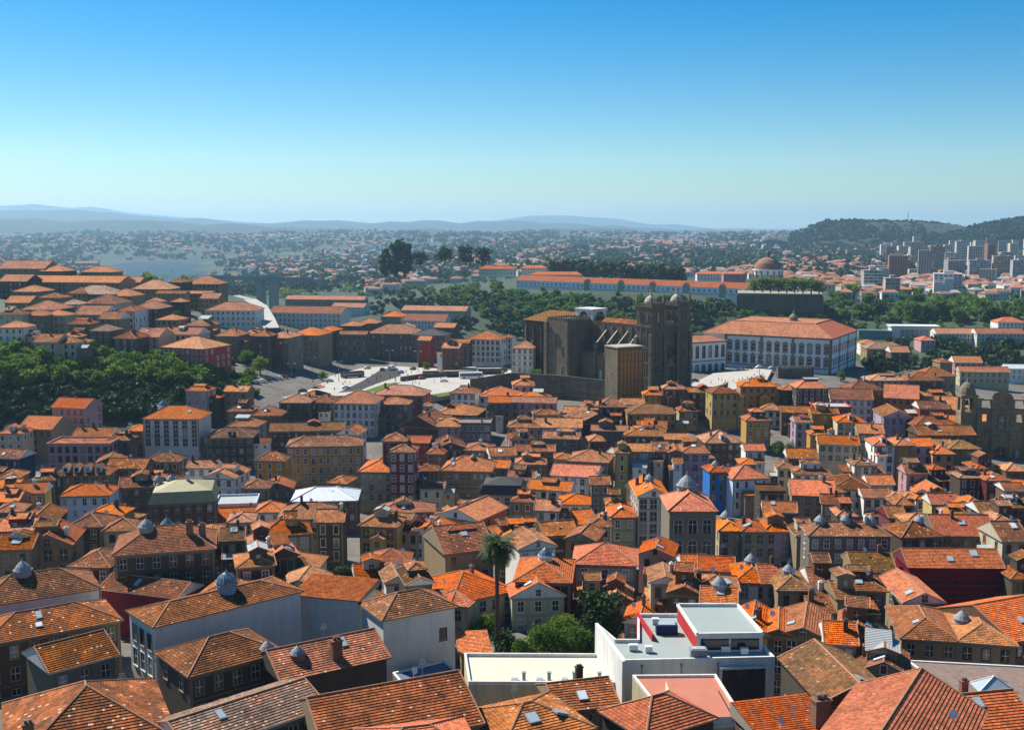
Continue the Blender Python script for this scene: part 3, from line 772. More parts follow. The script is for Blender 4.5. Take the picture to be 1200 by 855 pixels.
# ------------------------------------------------------------------ the old town, house by house
# x, y of the front eave in the photo, facade width, roof band, wall, roof, shape, yaw, options
T = [
 # left slope above the lane
 (41,503,36,14,'b','o','gab',-5),(12,508,26,8,'b','o','hip',-5),(108,511,42,9,'w','b','gab',0,dict(bay=2.2,storeys=4)),(92,521,68,7,'b','b','flat',0,dict(storeys=4)),
 (138,516,24,8,'g','b','hip',0),(158,505,19,10,'m','o','hip',0),(230,458,24,7,'p','o','hip',-8),(276,459,26,6,'b','p','gab',-8),(281,482,28,8,'m','b','hip',0),
 (284,500,34,11,'g','p','hip',-6),(269,513,54,12,'d','p','hip',0,dict(storeys=4)),(8,537,26,10,'n','d','gab',-12),
 (147,549,42,11,'m','d','gab',0),(190,541,38,8,'m','d','hip',0),(50,563,26,8,'d','d','hip',0),(34,578,34,10,'d','o','gab',8),(8,572,22,9,'o','o','gab',6),(8,588,24,8,'o','o','gab',6),
 (160,571,38,13,'m','d','gab',10),(256,560,36,14,'w','p','gaf',-12),(236,548,32,6,'m','b','gab',0),(100,617,36,15,'d','b','pyr',-4),(121,604,38,12,'b','o','hip',-4),
 (10,600,30,12,'d','b','hip',6),(44,612,40,18,'m','d','gaf',10),(18,622,38,12,'r','o','gab',8),(56,640,52,20,'b','o','gaf',12),(17,644,36,12,'b','o','gab',10),
 (141,622,38,12,'d','b','hip',6),(248,628,28,12,'d','b','hip',10),(272,634,26,10,'d','m','gab',10),(10,560,24,8,'b','b','hip',0),
 # below the square
 (312,487,34,9,'m','p','hip',-4),(345,472,36,10,'d','p','hip',-4),(378,472,28,10,'d','p','hip',-4),(461,474,36,9,'g','b','hip',-4),
 (501,476,10,6,'U','p','hip',0),(542,461,30,8,'g','p','hip',-8),(583,465,44,12,'w','o','hip',-8),(590,472,36,8,'g','o','gab',-8),(535,486,48,14,'d','p','hip',-8),
 (360,505,86,9,'d','m','gab',3,dict(storeys=3)),(407,509,24,8,'w','b','gaf',-10),(380,523,90,12,'y','d','hip',2,dict(storeys=4,bay=2.4,h=14)),(490,500,44,13,'d','d','gaf',-18),
 (522,500,34,12,'p','p','hip',-6),(552,497,46,5,'g','s','flat',0,dict(bay=1.9)),(489,519,27,7,'r','o','gab',-4),(510,532,20,8,'r','o','hip',-4),
 (316,540,34,8,'y','d','hip',-2,dict(h=13)),(528,526,38,12,'m','b','gaf',10),(560,528,32,11,'b','b','hip',-10),(590,534,30,10,'w','b','gab',8),
 (578,548,36,8,'g','o','gab',-4),(500,552,26,9,'g','b','hip',0),(506,573,28,5,'c','y','gab',-4,dict(h=9)),(315,600,30,10,'b','o','hip',8),
 (362,608,72,17,'b','p','hip',10),(478,600,64,9,'r','p','hip',6),(443,617,44,13,'Y','p','hip',-10,dict(h=13)),(466,622,50,13,'c','d','hip',-14,dict(balc=.7)),(500,624,36,14,'w','b','gaf',-12),
 (535,607,50,12,'o','o','gaf',-26),(335,627,60,16,'m','o','hip',14),(386,612,32,10,'d','b','gab',0),(308,642,28,13,'d','p','gaf',16),(332,652,34,14,'d','o','gaf',18),
 (550,646,58,30,'b','b','gab',22),(596,628,26,12,'m','b','hip',12),(300,572,30,8,'d','b','hip',4),
 # centre
 (614,452,26,8,'p','p','hip',0),(622,468,42,9,'p','o','hip',-4),(625,472,52,6,'p','p','gab',-4),(672,484,24,6,'d','p','gab',-6),(690,480,22,6,'m','p','hip',0),
 (717,477,34,10,'d','b','hip',-6,dict(chim=[(-.4,.2,1.4)])),(742,474,26,6,'m','p','gab',0),(764,485,58,12,'y','m','hip',-4),(765,463,22,6,'y','o','hip',0),
 (790,456,26,6,'m','p','hip',0,dict(h=14)),(822,460,42,4,'d','b','gab',0),(807,482,22,3,'Y','b','hip',0,dict(h=8)),(850,461,30,8,'Y','b','hip',4,dict(h=15)),
 (889,453,42,8,'y','o','hip',2,dict(storeys=4,h=14)),(889,493,28,8,'y','o','hip',0),(700,495,42,10,'d','d','gaf',14),(714,505,42,6,'g','p','gab',-4),
 (757,511,50,14,'m','p','hip',-4,dict(chim=2)),(793,515,26,6,'g','p','gab',0),(655,501,54,9,'d','p','gab',-4),(615,501,42,10,'b','p','hip',-6),(657,514,42,7,'g','b','gab',-6),
 (700,517,18,8,'m','p','pyr',0),(627,529,46,8,'b','d','gab',-4),(622,544,36,9,'m','p','hip',-6),(660,538,20,7,'d','b','hip',0),(688,541,50,14,'m','p','hip',-12),
 (612,514,26,8,'d','b','hip',8),(640,486,30,6,'b','p','hip',0),
 (729,531,16,8,'e','p','hip',0,dict(h=15)),(751,529,30,10,'t','p','gab',0,dict(h=15,storeys=4,bay=1.7)),(774,529,17,10,'r','p','gab',0,dict(h=15,bay=1.9)),(792,531,17,10,'g','p','gaf',0,dict(h=15)),
 (815,531,33,14,'p','o','hip',2,dict(h=15,balc=.6)),(848,519,42,13,'m','p','hip',6),(841,553,18,9,'u','o','hip',8,dict(h=13)),
 (880,561,42,14,'U','o','hip',10),(877,544,18,8,'d','o','hip',0),(885,528,22,7,'b','p','gab',0),(643,574,50,10,'w','o','gab',-18),(641,598,28,8,'w','p','gab',-6),
 (703,617,26,13,'m','b','pyr',0),(608,630,30,10,'d','b','hip',10),(630,642,44,14,'w','b','gaf',22),(657,627,38,15,'d','b','gab',10),(680,633,36,13,'b','b','gaf',-14),
 (612,588,26,8,'g','b','hip',-8),(704,568,22,7,'b','b','gab',0),(720,592,18,7,'d','b','hip',0),(610,562,30,9,'d','b','gab',-8),
 # right side slope
 (910,456,20,7,'b','p','hip',0),(926,457,19,6,'m','p','hip',0),(952,455,36,9,'d','o','hip',2,dict(h=14,storeys=4)),(998,468,48,12,'w','b','gab',-10),(1015,457,38,9,'m','b','hip',0),
 (1042,446,42,8,'m','p','hip',0),(1056,467,38,14,'m','o','gab',-22),(977,478,40,5,'r','f','flat',0),(967,485,30,4,'y','b','gab',0),(998,495,32,9,'c','o','hip',-6),(1021,508,28,10,'b','p','gab',-8),
 (942,495,18,4,'g','b','gab',0),(960,510,20,6,'y','b','hip',0),(983,521,46,10,'c','o','gab',-8,dict(win=True,storeys=2)),(1052,489,32,12,'d','d','gaf',-4),(1085,446,40,9,'m','d','hip',0),
 (1062,463,24,6,'U','p','hip',0),(1078,464,26,6,'b','p','hip',0),(1100,466,30,6,'w','p','gab',0),(1112,480,30,15,'b','p','gab',-20),(1095,479,32,8,'r','d','gab',0),(1100,499,52,11,'d','b','hip',0),
 (1110,510,62,10,'m','b','gab',2),(1037,522,24,13,'w','o','hip',0,dict(h=14,balc=.6)),(1061,522,21,14,'y','o','hip',0,dict(h=14,storeys=4)),(1082,523,22,8,'l','o','gab',0,dict(h=13)),
 (1106,532,24,9,'o','o','hip',0),(1131,526,34,10,'b','m','hip',0),(1102,523,26,8,'m','m','gab',0),(1158,549,26,10,'d','o','hip',4),(1170,563,26,11,'R','o','hip',4),(1191,552,22,9,'m','p','hip',0),
 (1098,577,24,12,'o','r','gaf',0,dict(h=8)),(941,537,34,10,'m','b','gab',-10),(921,549,19,6,'c','p','hip',0),(952,556,44,10,'w','b','hip',-6),
 (976,591,24,6,'b','b','gab',-4),(1000,573,46,19,'m','b','hip',-8),(1033,568,28,9,'d','p','gab',0),(982,577,16,7,'d','b','hip',0),
 (1028,583,30,9,'w','b','gab',0,dict(h=10)),(1052,584,18,10,'w','p','hip',0,dict(h=10)),(1068,584,16,10,'g','p','hip',0,dict(h=10)),(1084,585,20,10,'w','o','hip',0,dict(h=10)),
 (1107,591,28,9,'m','p','gab',0),(1127,591,20,13,'m','o','gaf',0),(1143,591,18,9,'d','o','hip',0),(1164,601,28,13,'m','b','gab',4),(1190,595,24,10,'R','b','gab',0),
 (1081,629,46,16,'d','d','hip',4),(1081,613,38,8,'m','p','hip',0,dict(chim=2)),(1190,634,28,20,'m','b','gab',4),(914,600,38,9,'m','p','gab',-6),(912,623,32,16,'d','o','pyr',-3),
 (944,628,20,13,'b','b','gaf',0),(993,605,22,6,'d','p','hip',0),(1052,607,18,12,'R','b','gab',0),(1060,592,20,6,'m','b','hip',0),(1125,605,26,8,'m','b','hip',0),
 (1190,575,22,8,'m','b','gab',0),(1180,610,24,8,'m','p','hip',0),(1140,560,28,8,'d','m','hip',0),(1075,555,24,7,'m','b','gab',0),(1015,545,26,7,'g','b','hip',0),(905,577,28,8,'d','d','flat',0),
 # below the arched house
 (780,683,36,22,'m','p','gaf',-8),(802,696,38,28,'m','p','gaf',-10),(768,707,26,18,'d','p','pyr',-6,dict(h=7)),(840,692,52,18,'m','p','hip',-6),(840,669,40,10,'b','o','gab',-4),
 (883,683,42,32,'m','o','hip',-6,dict(lantern=[(0,.6,1.1,'z')])),(842,709,40,14,'b','o','gab',-8,dict(lantern=[(0,.5,1.2,'z')])),(750,730,38,20,'m','o','gaf',-12,dict(h=5)),(722,703,36,15,'m','p','gaf',-10,dict(h=6)),(692,704,20,9,'m','p','pyr',0,dict(h=5)),
 (880,742,40,40,'m','o','gaf',-14,dict(h=10)),(912,744,30,36,'m','o','gaf',-12,dict(h=10)),(941,746,54,44,'m','o','gaf',-14,dict(h=10)),(905,684,22,20,'m','o','gab',-4),(931,692,38,26,'b','p','pyr',-4,dict(lantern=[(0,.5,1,'z')])),
 (966,684,30,12,'m','p','gab',-2),(1011,692,54,16,'m','b','hip',-2),(966,718,27,22,'m','p','mono',0,dict(h=9)),(992,702,20,10,'b','p','gab',0),(1024,737,26,28,'m','b','gaf',0),(1005,740,42,22,'m','p','gaf',-14),
 (986,755,34,14,'m','o','gab',-10),(1035,790,60,34,'b','b','gaf',-16,dict(h=10)),(768,651,40,14,'p','o','gaf',-16),(815,668,26,8,'d','o','gab',0),
 # middle left
 (492,684,30,14,'d','d','gaf',12),(435,680,34,12,'w','o','gab',14,dict(h=8)),(466,682,28,12,'w','b','gaf',14,dict(h=9)),(300,664,44,14,'d','p','hip',12),(282,612,30,8,'m','p','hip',6),(222,588,24,8,'d','b','hip',4),
]
for row in T:
    x, y, w_, b_, wl, rc_, st, yaw_ = row[:8]
    kw = dict(row[8]) if len(row) > 8 else {}
    if wl in 'dmgb' and random.random() < .27: wl = random.choice('wwcYyplcw')
    if rc_ in 'pb' and random.random() < .18: rc_ = random.choice('oddm')
    H(x, y, w_, b_, wl, rc_, st, yaw_, **kw)

# left ridge and the far side of the square: smaller in the picture
TL = [(84,308,56,5,'b','p','gab'),(80,331,112,9,'b','b','gab'),(113,319,36,6,'m','o','hip'),(105,345,50,12,'d','o','hip'),(29,342,27,9,'m','b','hip'),(176,339,44,9,'b','p','hip'),(200,344,32,3,'d','d','gab'),
 (206,331,14,6,'d','d','pyr'),(237,333,38,8,'d','p','hip'),(232,344,30,3,'b','p','gab'),(270,364,58,9,'w','p','hip'),(115,356,36,10,'d','b','hip'),(58,349,24,6,'m','b','hip'),(80,357,20,7,'m','b','hip'),(45,363,36,13,'d','b','hip'),
 (146,365,22,9,'w','b','hip'),(170,362,30,12,'d','b','hip'),(12,369,26,6,'d','b','hip'),(40,370,24,7,'b','p','hip'),(62,370,26,7,'c','p','hip'),(104,369,32,11,'b','b','gab'),(178,354,16,5,'d','p','hip'),(208,354,16,4,'d','p','hip'),
 (146,397,24,9,'m','b','hip'),(172,395,26,10,'m','p','gab'),(79,395,24,6,'m','p','hip'),(77,402,22,6,'m','b','hip'),(53,401,24,9,'c','b','gab'),(117,388,22,8,'m','o','hip'),(208,392,46,9,'m','p','gab'),(229,382,26,9,'b','b','hip'),
 (265,394,24,10,'g','p','hip'),(289,393,24,9,'g','p','hip'),(25,315,50,9,'b','p','gab'),(10,294,24,6,'b','o','gab'),(35,290,14,4,'w','o','hip'),(15,330,30,8,'d','b','gab'),(60,318,26,7,'m','p','hip'),(140,347,26,8,'b','p','hip'),
 (20,355,26,7,'m','p','gab'),(12,384,28,8,'w','p','hip'),(92,380,24,7,'m','b','hip'),(128,374,22,7,'m','b','gab'),(195,375,24,7,'d','p','hip'),(245,350,20,5,'b','p','gab'),(90,344,22,6,'m','b','hip'),(150,331,26,6,'b','p','gab'),
 (380,351,92,10,'b','p','gab'),(357,367,84,10,'w','p','gab'),(407,360,38,7,'w','p','gab'),(508,364,76,6,'c','p','gab'),(497,376,48,9,'w','o','gab'),(458,371,24,8,'b','o','hip'),(410,382,24,7,'m','o','hip'),(430,379,22,7,'m','p','hip'),
 (324,396,28,11,'g','p','hip'),(356,393,34,11,'b','o','hip'),(381,388,18,10,'d','o','hip'),(410,392,38,3,'g','p','gab'),(459,391,60,12,'g','p','hip'),(502,393,40,8,'s','k','hip'),(497,399,14,3,'r','p','gab'),(528,408,20,5,'m','p','gab'),
 (566,398,40,9,'w','p','hip'),(594,396,12,8,'w','o','hip'),(305,394,20,6,'m','p','hip'),(612,408,26,12,'w','p','hip'),(634,414,18,7,'m','p','hip'),
 (520,384,24,6,'m','p','gab'),(475,384,20,5,'m','o','hip'),(538,402,22,3,'d','b','gab'),
 (1040,409,46,8,'b','o','hip'),(1020,403,20,6,'w','p','hip'),(1055,413,20,6,'m','p','gab'),(1088,399,16,6,'p','o','hip'),(1109,425,14,6,'b','o','hip'),(1135,425,30,6,'p','p','gab'),(1154,436,54,5,'c','p','gab'),(1100,441,38,9,'b','p','hip'),
 (1122,391,46,6,'w','p','gab'),(1173,391,52,5,'w','p','gab'),(1186,378,30,6,'w','o','hip'),(1192,432,24,4,'w','w','gab')]
for x, y, w_, b_, wl, rc_, st in TL:
    big = 300 < x < 620 and y > 385
    if x < 300 and wl in 'dm' and random.random() < .45: wl = random.choice('bgcb')
    if rc_ in 'bo' and random.random() < .6: rc_ = random.choice('ppyd')
    H(x, y, w_, b_, wl, rc_, st, -6 if x < 300 else (-10 if x < 620 else -4), h=(15 if big else (9 if x > 900 else 11)), storeys=4 if big else (2 if x > 900 else 3), bay=2.6 if big else 3.0)
H(214, 408, 48, 14, 'r', 'p', 'hip', -22, h=11, label="red walled house with a broad tiled roof above the bushy cliff")

# ------------------------------------------------------------------ houses that stand out
H(80, 478, 36, 10, 'p', 'o', 'gab', -12, h=15, label="tall pink and lilac house with red shuttered windows on the left slope", frm='s')
H(200, 491, 64, 13, 'w', 'o', 'hip', -3, h=17, storeys=3, bay=3.2, ww=1.5, wh=2.5, lantern=[(-.32, .75, 1.9, 'w')], sky=1, frm='s', label="big white four square mansion with large windows and a domed roof lantern")
H(95, 557, 62, 12, 'b', 'b', 'hip', 3, h=11, dorm=4, label="low beige house with four dormers along its hipped roof")
H(99, 581, 56, 14, 'U', 'o', 'hip', 5, h=11, label="pale blue house with orange hipped roof by the white skylights")
H(214, 589, 76, 22, 'm', 'g', 'man', 12, h=13, d=13, lantern=[(-.42, .7, 1.1, 'z'), (-.22, .72, 1.1, 'z')], label="brown building under a greenish grey metal mansard roof")
H(276, 592, 46, 10, 'U', 'f', 'flat', 8, h=10, label="flat roofed pale building with a white glazed rooftop")
H(193, 647, 116, 28, 'd', 'p', 'hip', 14, h=14, chim=[(.25, .3, 1.3), (.38, .35, 1.3)], lantern=[(-.2, .45, 1.3, 'z'), (0, .7, 1.2, 'w')], label="large dark grey corner house with two black chimneys and roof lanterns")
H(415, 473, 50, 14, 'w', 'p', 'hip', -6, h=14, storeys=4, bay=2.4, label="bright white four storey house just below the square")
H(466, 463, 60, 10, 'r', 'p', 'hip', -10, h=12, label="red house with a long tiled roof just below the square")
H(471, 530, 30, 7, 'R', 'd', 'hip', -4, h=20, d=8, storeys=5, frm='w', pitch=rad(20), label="tall deep red tower house with white window frames")
H(462, 517, 28, 6, 'R', 'd', 'hip', -4, h=22, d=8, label="dark red upper block behind the deep red tower house")
H(440, 553, 40, 17, 'k', 'o', 'pyr', -4, h=13, frm='s', label="khaki house with a bright orange pyramid roof")
H(546, 552, 60, 15, 'b', 'p', 'hip', -6, h=13, lantern=[(-.3, .4, .9, 'z'), (.1, .4, .9, 'r')], bay=1.9, label="beige brown house with closely set tall windows and two roof lanterns")
H(588, 580, 52, 8, 'c', 'k', 'man', -4, h=12, d=11, bay=3.0, ww=1.4, wh=2.1, frm='w', label="cream house with a dark mansard roof and large white framed windows")
H(380, 587, 78, 17, 'm', 'w', 'hip', 4, h=9, label="building whose hipped roof is wrapped in white sheeting")
H(672, 558, 54, 14, 'w', 'o', 'gab', -14, h=13, storeys=2, label="plain white house with a two step orange roof above the lane")
H(674, 591, 36, 12, 'w', 'o', 'hip', -3, h=10, bay=2.7, ww=1.5, wh=3.0, frm='w', label="small white house with three very tall windows and orange roof")
H(731, 606, 30, 16, 'k', 'o', 'hip', 2, h=12, frm='w', label="narrow dark fronted house with three white attic windows")
H(766, 582, 37, 24, 'w', 'o', 'gaf', 1, h=17, storeys=4, bay=2.6, ww=1.5, wh=2.3, frm='s', lantern=[(0, .5, 1.2, 'z')], label="tall white house with dark windows and a star shaped skylight on its roof")
H(857, 622, 28, 20, 'c', 'o', 'hip', 0, h=12, lantern=[(0, .8, 1.3, 'z')], label="cream house with white parapets and roof lantern beside the arched building")
H(884, 623, 28, 19, 'c', 'o', 'hip', 0, h=12, storeys=4, bay=2.2, label="cream house with a peaked orange roof, second right of the arched building")
H(853, 556, 26, 9, 'u', 'o', 'hip', 14, h=12, win=False, label="house with a plain strong blue side wall")
H(978, 580, 54, 19, 'b', 'o', 'gab', -10, h=13, label="beige house with one broad plain orange roof slope on the right slope") if False else H(953, 581, 50, 18, 'b', 'o', 'gab', -10, h=13, label="beige house with one broad plain orange roof slope on the right slope")
H(996, 628, 94, 14, 'g', 'b', 'hip', -1, h=13, bay=2.4, frm='w', lantern=[(-.32, .5, 1.2, 'z'), (0, .5, 1.1, 'z'), (.32, .5, 1.2, 'z')], label="long grey terrace with three roof lanterns in a row")
H(1133, 628, 66, 22, 'g', 'o', 'gab', -2, h=11, label="long grey house with a clean bright orange roof above the red metal building")
H(709, 662, 76, 24, 't', 'o', 'hip', -6, h=11, bay=3.2, frm='w', label="grey blue house with paired windows and twin orange hips behind the garden")

# arched granite building
R1 = H(812, 599, 56, 24, 's', 'o', 'hip', 0, h=18, win=False, lantern=[(.02, .75, 2.2, 'z')], chim=0, sky=0, label="arched granite building with tall round headed windows and orange roof")
hh = HOUSES[-1]
am = MB(); am2 = MB()
def arch_panel(x0, x1, z0, z1, n=8):
    r = (x1 - x0) / 2; cx = (x0 + x1) / 2
    return [(x0, z0), (x1, z0)] + [(cx + r * math.cos(a), z1 - r + r * math.sin(a)) for a in [math.pi * k / n for k in range(n + 1)]]
def arch_window(parent, face, cx, z0, w, h, frame, glass, y=0.0, nm="window", depth=.18):
    p = arch_panel(cx - w / 2, cx + w / 2, z0, z0 + h)
    q = arch_panel(cx - w / 2 - .3, cx + w / 2 + .3, z0 - .05, z0 + h + .3)
    m = MB(); m.poly([(a, y - .04, b) for a, b in p], 0)
    m.box(cx - .04, cx + .04, y - .09, y - .045, z0, z0 + h - .1, 1); m.box(cx - w / 2, cx + w / 2, y - .092, y - .0455, z0 + h * .62, z0 + h * .62 + .1, 1)
    o = obj(nm, m, [glass, FRAME_W], parent); o.matrix_local = face
    f = MB(); n = len(p)
    for i in range(1, n):
        j = (i + 1) % n
        if i == n - 1: j = 0
        if i == 0: continue
        f.poly([(p[i][0], y - depth, p[i][1]), (p[j][0], y - depth, p[j][1]), (q[j][0], y - depth, q[j][1]), (q[i][0], y - depth, q[i][1])][::-1])
        f.poly([(p[i][0], y - depth, p[i][1]), (p[j][0], y - depth, p[j][1]), (p[j][0], y, p[j][1]), (p[i][0], y, p[i][1])])
        f.poly([(q[i][0], y - depth, q[i][1]), (q[j][0], y - depth, q[j][1]), (q[j][0], y, q[j][1]), (q[i][0], y, q[i][1])][::-1])
    obj("frame", f, [frame], o)
    return o
for k in range(3):
    for s in range(3):
        arch_window(R1, Matrix.Identity(4), (k - 1) * hh['w'] * .31, hh['h'] - 4.9 - s * 4.6, 1.7, 3.2, STONE_P, GLASS)

# ------------------------------------------------------------------ nearest roofs, from the ends of their eaves
def NB(*a, **k): return HC(*a, **k)
NB((181,735),(352,693),86,8.5,'w','b','hip',label="long white walled house with a glass dome lantern on its tiled ridge",lantern=[(.06,.45,1.35,'g')],win=False,sky=0,chim=0,pitch=rad(17),dorm=0)
hh = HOUSES[-1]; R2 = hh['o']
lf = FACE['left'](hh['w'], hh['d'])
for k in range(3):
    window(R2, (k - 1) * 2.5, hh['h'] - 3.6, 1.3, 2.2, lf, 0, 's', 'd'); window(R2, (k - 1) * 2.5, hh['h'] - 7.2, 1.3, 2.4, lf, 0, 'w', 'w')
NB((345,697),(419,704),84.5,7,'w','o','mono',label="low white house end with a plain orange roof beside the long white house",win=False,pitch=rad(12),chim=0)
NB((449,727),(533,711),84,8,'w','b','hip',label="white block house with one small window under a brown tiled hip roof",win=False,sky=0,chim=0)
window(HOUSES[-1]['o'], HOUSES[-1]['w'] * .33, HOUSES[-1]['h'] - 4.6, 1.0, 1.7, Matrix.Identity(4), 0, 'd', 'd')
NB((222,793),(330,764),84,10,'d','b','hip',label="weathered tiled house just below the long white wall",lantern=[],chim=0)
NB((331,798),(453,771),83,9.5,'d','b','gab',label="dark walled house with a tall chimney and two conical roof lanterns",lantern=[(-.46,.75,1.0,'r'),(-.28,.3,1.0,'r')],chim=[(.05,.15,1.5)],win=False,sky=1)
NB((385,884),(562,848),86,14,'b','b','gab',label="wide brown tiled roof running along the bottom beside the white block house",chim=0,lantern=[],pitch=rad(24))
NB((432,900),(560,884),89,8,'b','o','hip',label="small hipped tile roof at the bottom edge in front of the wide brown roof",chim=0,lantern=[])
NB((225,882),(379,829),87,9,'d','y','gab',label="house with greyed stripy tiles and one blue skylight at the bottom",chim=0,lantern=[],sky=1,pitch=rad(20))
NB((12,905),(205,868),87,17,'d','d','hip',label="big dark tiled house with crossing mortar ridges in the bottom corner",chim=[(-.38,.2,1.2)],lantern=[])
NB((60,788),(135,768),83,9,'g','d','gab',label="grey house with a dark ribbed roof beside the white awning",chim=0,lantern=[])
NB((-20,757),(140,727),83,10,'m','d','hip',label="long dark roof freckled with pale tiles below the conical lantern",chim=0,lantern=[],sky=2)
NB((-25,712),(116,690),84,10,'w','b','hip',label="white walled house with a conical zinc lantern on its brown roof",lantern=[(-.1,.5,1.3,'z')],win=False,sky=0)
NB((119,690),(207,701),79,7,'R','d','gab',win=False,label="dark red house with a rough curving brown roof beside the white walls",lantern=[],chim=1)
NB((82,664),(128,665),77,9,'R','b','pyr',label="small dark red house with a low pyramid roof on the left",chim=0)
NB((528,708),(602,692),76.5,14,'c','o','hip',label="cream villa with an L shaped bright orange roof beside the palm",lantern=[],sky=0,chim=1)
NB((502,706),(548,711),76.3,9,'c','o','hip',label="front wing of the cream villa, with its own orange hip",lantern=[],sky=0,chim=0)
NB((604,681),(668,683),79,13,'R','o','hip',label="dark red sided house with orange roof and lantern behind the curved gable",lantern=[(0,.55,1.3,'w')],chim=1,dorm=0)
NB((600,700),(661,698),77,6,'c','o','gaf',label="beige villa front with a curved gable and white framed windows",chim=0,storeys=3,bay=2.6,frm='w',lantern=[])
house((35.5,121.5),(44.2,122.5),86,13,'d','gaf','m',label="house with a striped grey brown roof and rooftop panes at bottom right",chim=0,lantern=[],sky=1)
house((28.5,103.4),(39.8,96.4),88,21,'m','gaf','o',label="big bright orange roof with a curved pale ridge at bottom right",chim=0,lantern=[],sky=1,pitch=rad(26))
NB((905,880),(1012,866),84,9,'m','o','mono',label="low orange slab roof carrying a wide black chimney",chim=[(.18,.35,2.0)],lantern=[],pitch=rad(14))
NB((1057,748),(1123,752),77,14,'b','p','hip',label="orange hipped house beside the pale end wall, left of its twin",chim=0,lantern=[])
NB((1123,752),(1190,757),77,14,'b','p','hip',label="right twin of two hipped houses, with a lantern between",lantern=[(-.3,.5,1.2,'z')],chim=0)
NB((1060,706),(1105,706),77,13,'b','o','gaf',label="plain bright orange gabled house behind the twin hips",chim=0,lantern=[])
NB((1066,665),(1175,666),73,9,'R','o','gab',label="dark red metal sided building with a new orange roof and railings",chim=0,lantern=[],win=False,sky=2)
hh = HOUSES[-1]; g_ = MB()
for k in range(3):
    g_.box(-hh['w'] / 2, hh['w'] / 2, -.5, -.42, hh['h'] - 2.2 - k * 2.6, hh['h'] - 2.12 - k * 2.6)
    for j in range(14): g_.box(-hh['w'] / 2 + j * hh['w'] / 13.2, -hh['w'] / 2 + j * hh['w'] / 13.2 + .06, -.49, -.43, hh['h'] - 3.2 - k * 2.6, hh['h'] - 2.2 - k * 2.6)
    g_.box(-hh['w'] / 2, hh['w'] / 2, -.6, 0, hh['h'] - 3.35 - k * 2.6, hh['h'] - 3.2 - k * 2.6)
obj("railing", g_, [FRAME_D], hh['o'])
NB((1188,752),(1260,738),77,16,'m','o','gab',label="orange roofed house cut by the right edge above the stone roof",chim=0)
NB((590,878),(694,853),85,10,'m','b','hip',label="brown tiled hip with a small white skylight at the bottom centre",chim=0,lantern=[],sky=2)
NB((757,866),(836,842),84.6,8,'d','o','pyr',label="clean ribbed pyramid roof at the bottom below the pink terrace",chim=0,lantern=[],win=False)
NB((655,834),(722,826),82,8,'b','b','gab',label="weathered tile roof wedged between the cream roof and the pyramid roof",chim=1,lantern=[])
NB((1120,868),(1215,858),84,10,'m','o','gab',label="orange tile roof in the bottom right corner",chim=1,lantern=[])

NB((541,767),(574,765),75.5,6,'b','o','mono',label="low plain orange lean-to roof below the palm shrubs",win=False,chim=0,pitch=rad(16))
# ------------------------------------------------------------------ flat modern buildings
def slab_building(name, label, pts, Z, z0, wallm, topm, par=0.5, cat="building", t=0.3):
    P = [atz(x, y, Z) for x, y in pts]
    c = sum(P, Vector()) / len(P)
    r = root(name, (c.x, c.y, z0), 0, label, cat)
    L = [(p.x - c.x, p.y - c.y) for p in P]
    mb = MB(); mb.prism(L, 0, Z - z0, 0); obj("wall", mb, [wallm], r)
    a = sum(L[i][0] * L[(i + 1) % len(L)][1] - L[(i + 1) % len(L)][0] * L[i][1] for i in range(len(L)))
    if a < 0: L = L[::-1]
    rf = MB(); n = len(L)
    inner = []
    for i in range(n):
        p0, p1, p2 = Vector(L[i - 1]), Vector(L[i]), Vector(L[(i + 1) % n])
        e1, e2 = (p1 - p0).normalized(), (p2 - p1).normalized()
        n1, n2 = Vector((-e1.y, e1.x)), Vector((-e2.y, e2.x))
        b = (n1 + n2); b = b / max(b.dot(n1), .3)
        inner.append(p1 + b * t)
    h = Z - z0
    rf.poly([(*p, h + .02) for p in inner], 0)
    for i in range(n):
        j = (i + 1) % n
        A, B, C, D = L[i], L[j], inner[j], inner[i]
        rf.poly([(*A, h + par), (*B, h + par), (*C, h + par), (*D, h + par)], 1)
        rf.poly([(*A, h + .001), (*B, h + .001), (*B, h + par), (*A, h + par)], 1)
        rf.poly([(*C, h + .02), (*D, h + .02), (*D, h + par), (*C, h + par)], 1)
    ro = obj("roof", rf, [topm, WHITE], r)
    return r, ro, c, L, h

CREAM = flatmat("cream_roof", (0.56, 0.53, 0.41), 0.8, 0, 0.06, .4)
GREYR = flatmat("pale_grey_roof", (0.29, 0.335, 0.31), 0.8, 0, 0.08, .4)
PINKR = flatmat("pink_roof", (0.46, 0.17, 0.11), 0.9, 0, 0.12, .6)
r, ro, c, L, h = slab_building("flat_roofed_building", "long low building with a cream flat roof and a row of small skylights", [(544,768),(716,769),(735,803),(549,802)], 79.5, 68, WALL['c'], CREAM)
for k in range(5):
    p = atz(603 + 29.5 * k, 797.5, 79.5)
    b = MB(); b.box(-.55, .55, -.4, .4, 0, .35); b.box(-.45, .45, -.3, .3, .35, .4, 1)
    obj("skylight", b, [WHITE, SKYL], ro, (p.x - c.x, p.y - c.y, h + .02))
    b = MB(); b.box(-.22, .22, -.22, .22, 0, 1.1); b.box(-.3, .3, -.3, .3, 1.1, 1.2)
    p = atz(614 + 29.5 * k, 797, 79.5)
    obj("vent", b, [ZINC], ro, (p.x - c.x, p.y - c.y, h + .02))
r, ro, c, L, h = slab_building("modern_building", "white modern building with stepped pale grey flat roofs and a big dark opening",
    [(731,777),(700,733),(722,752),(747,752),(747,722),(862,722),(908,773)], 83, 66, WHITE, GREYR)
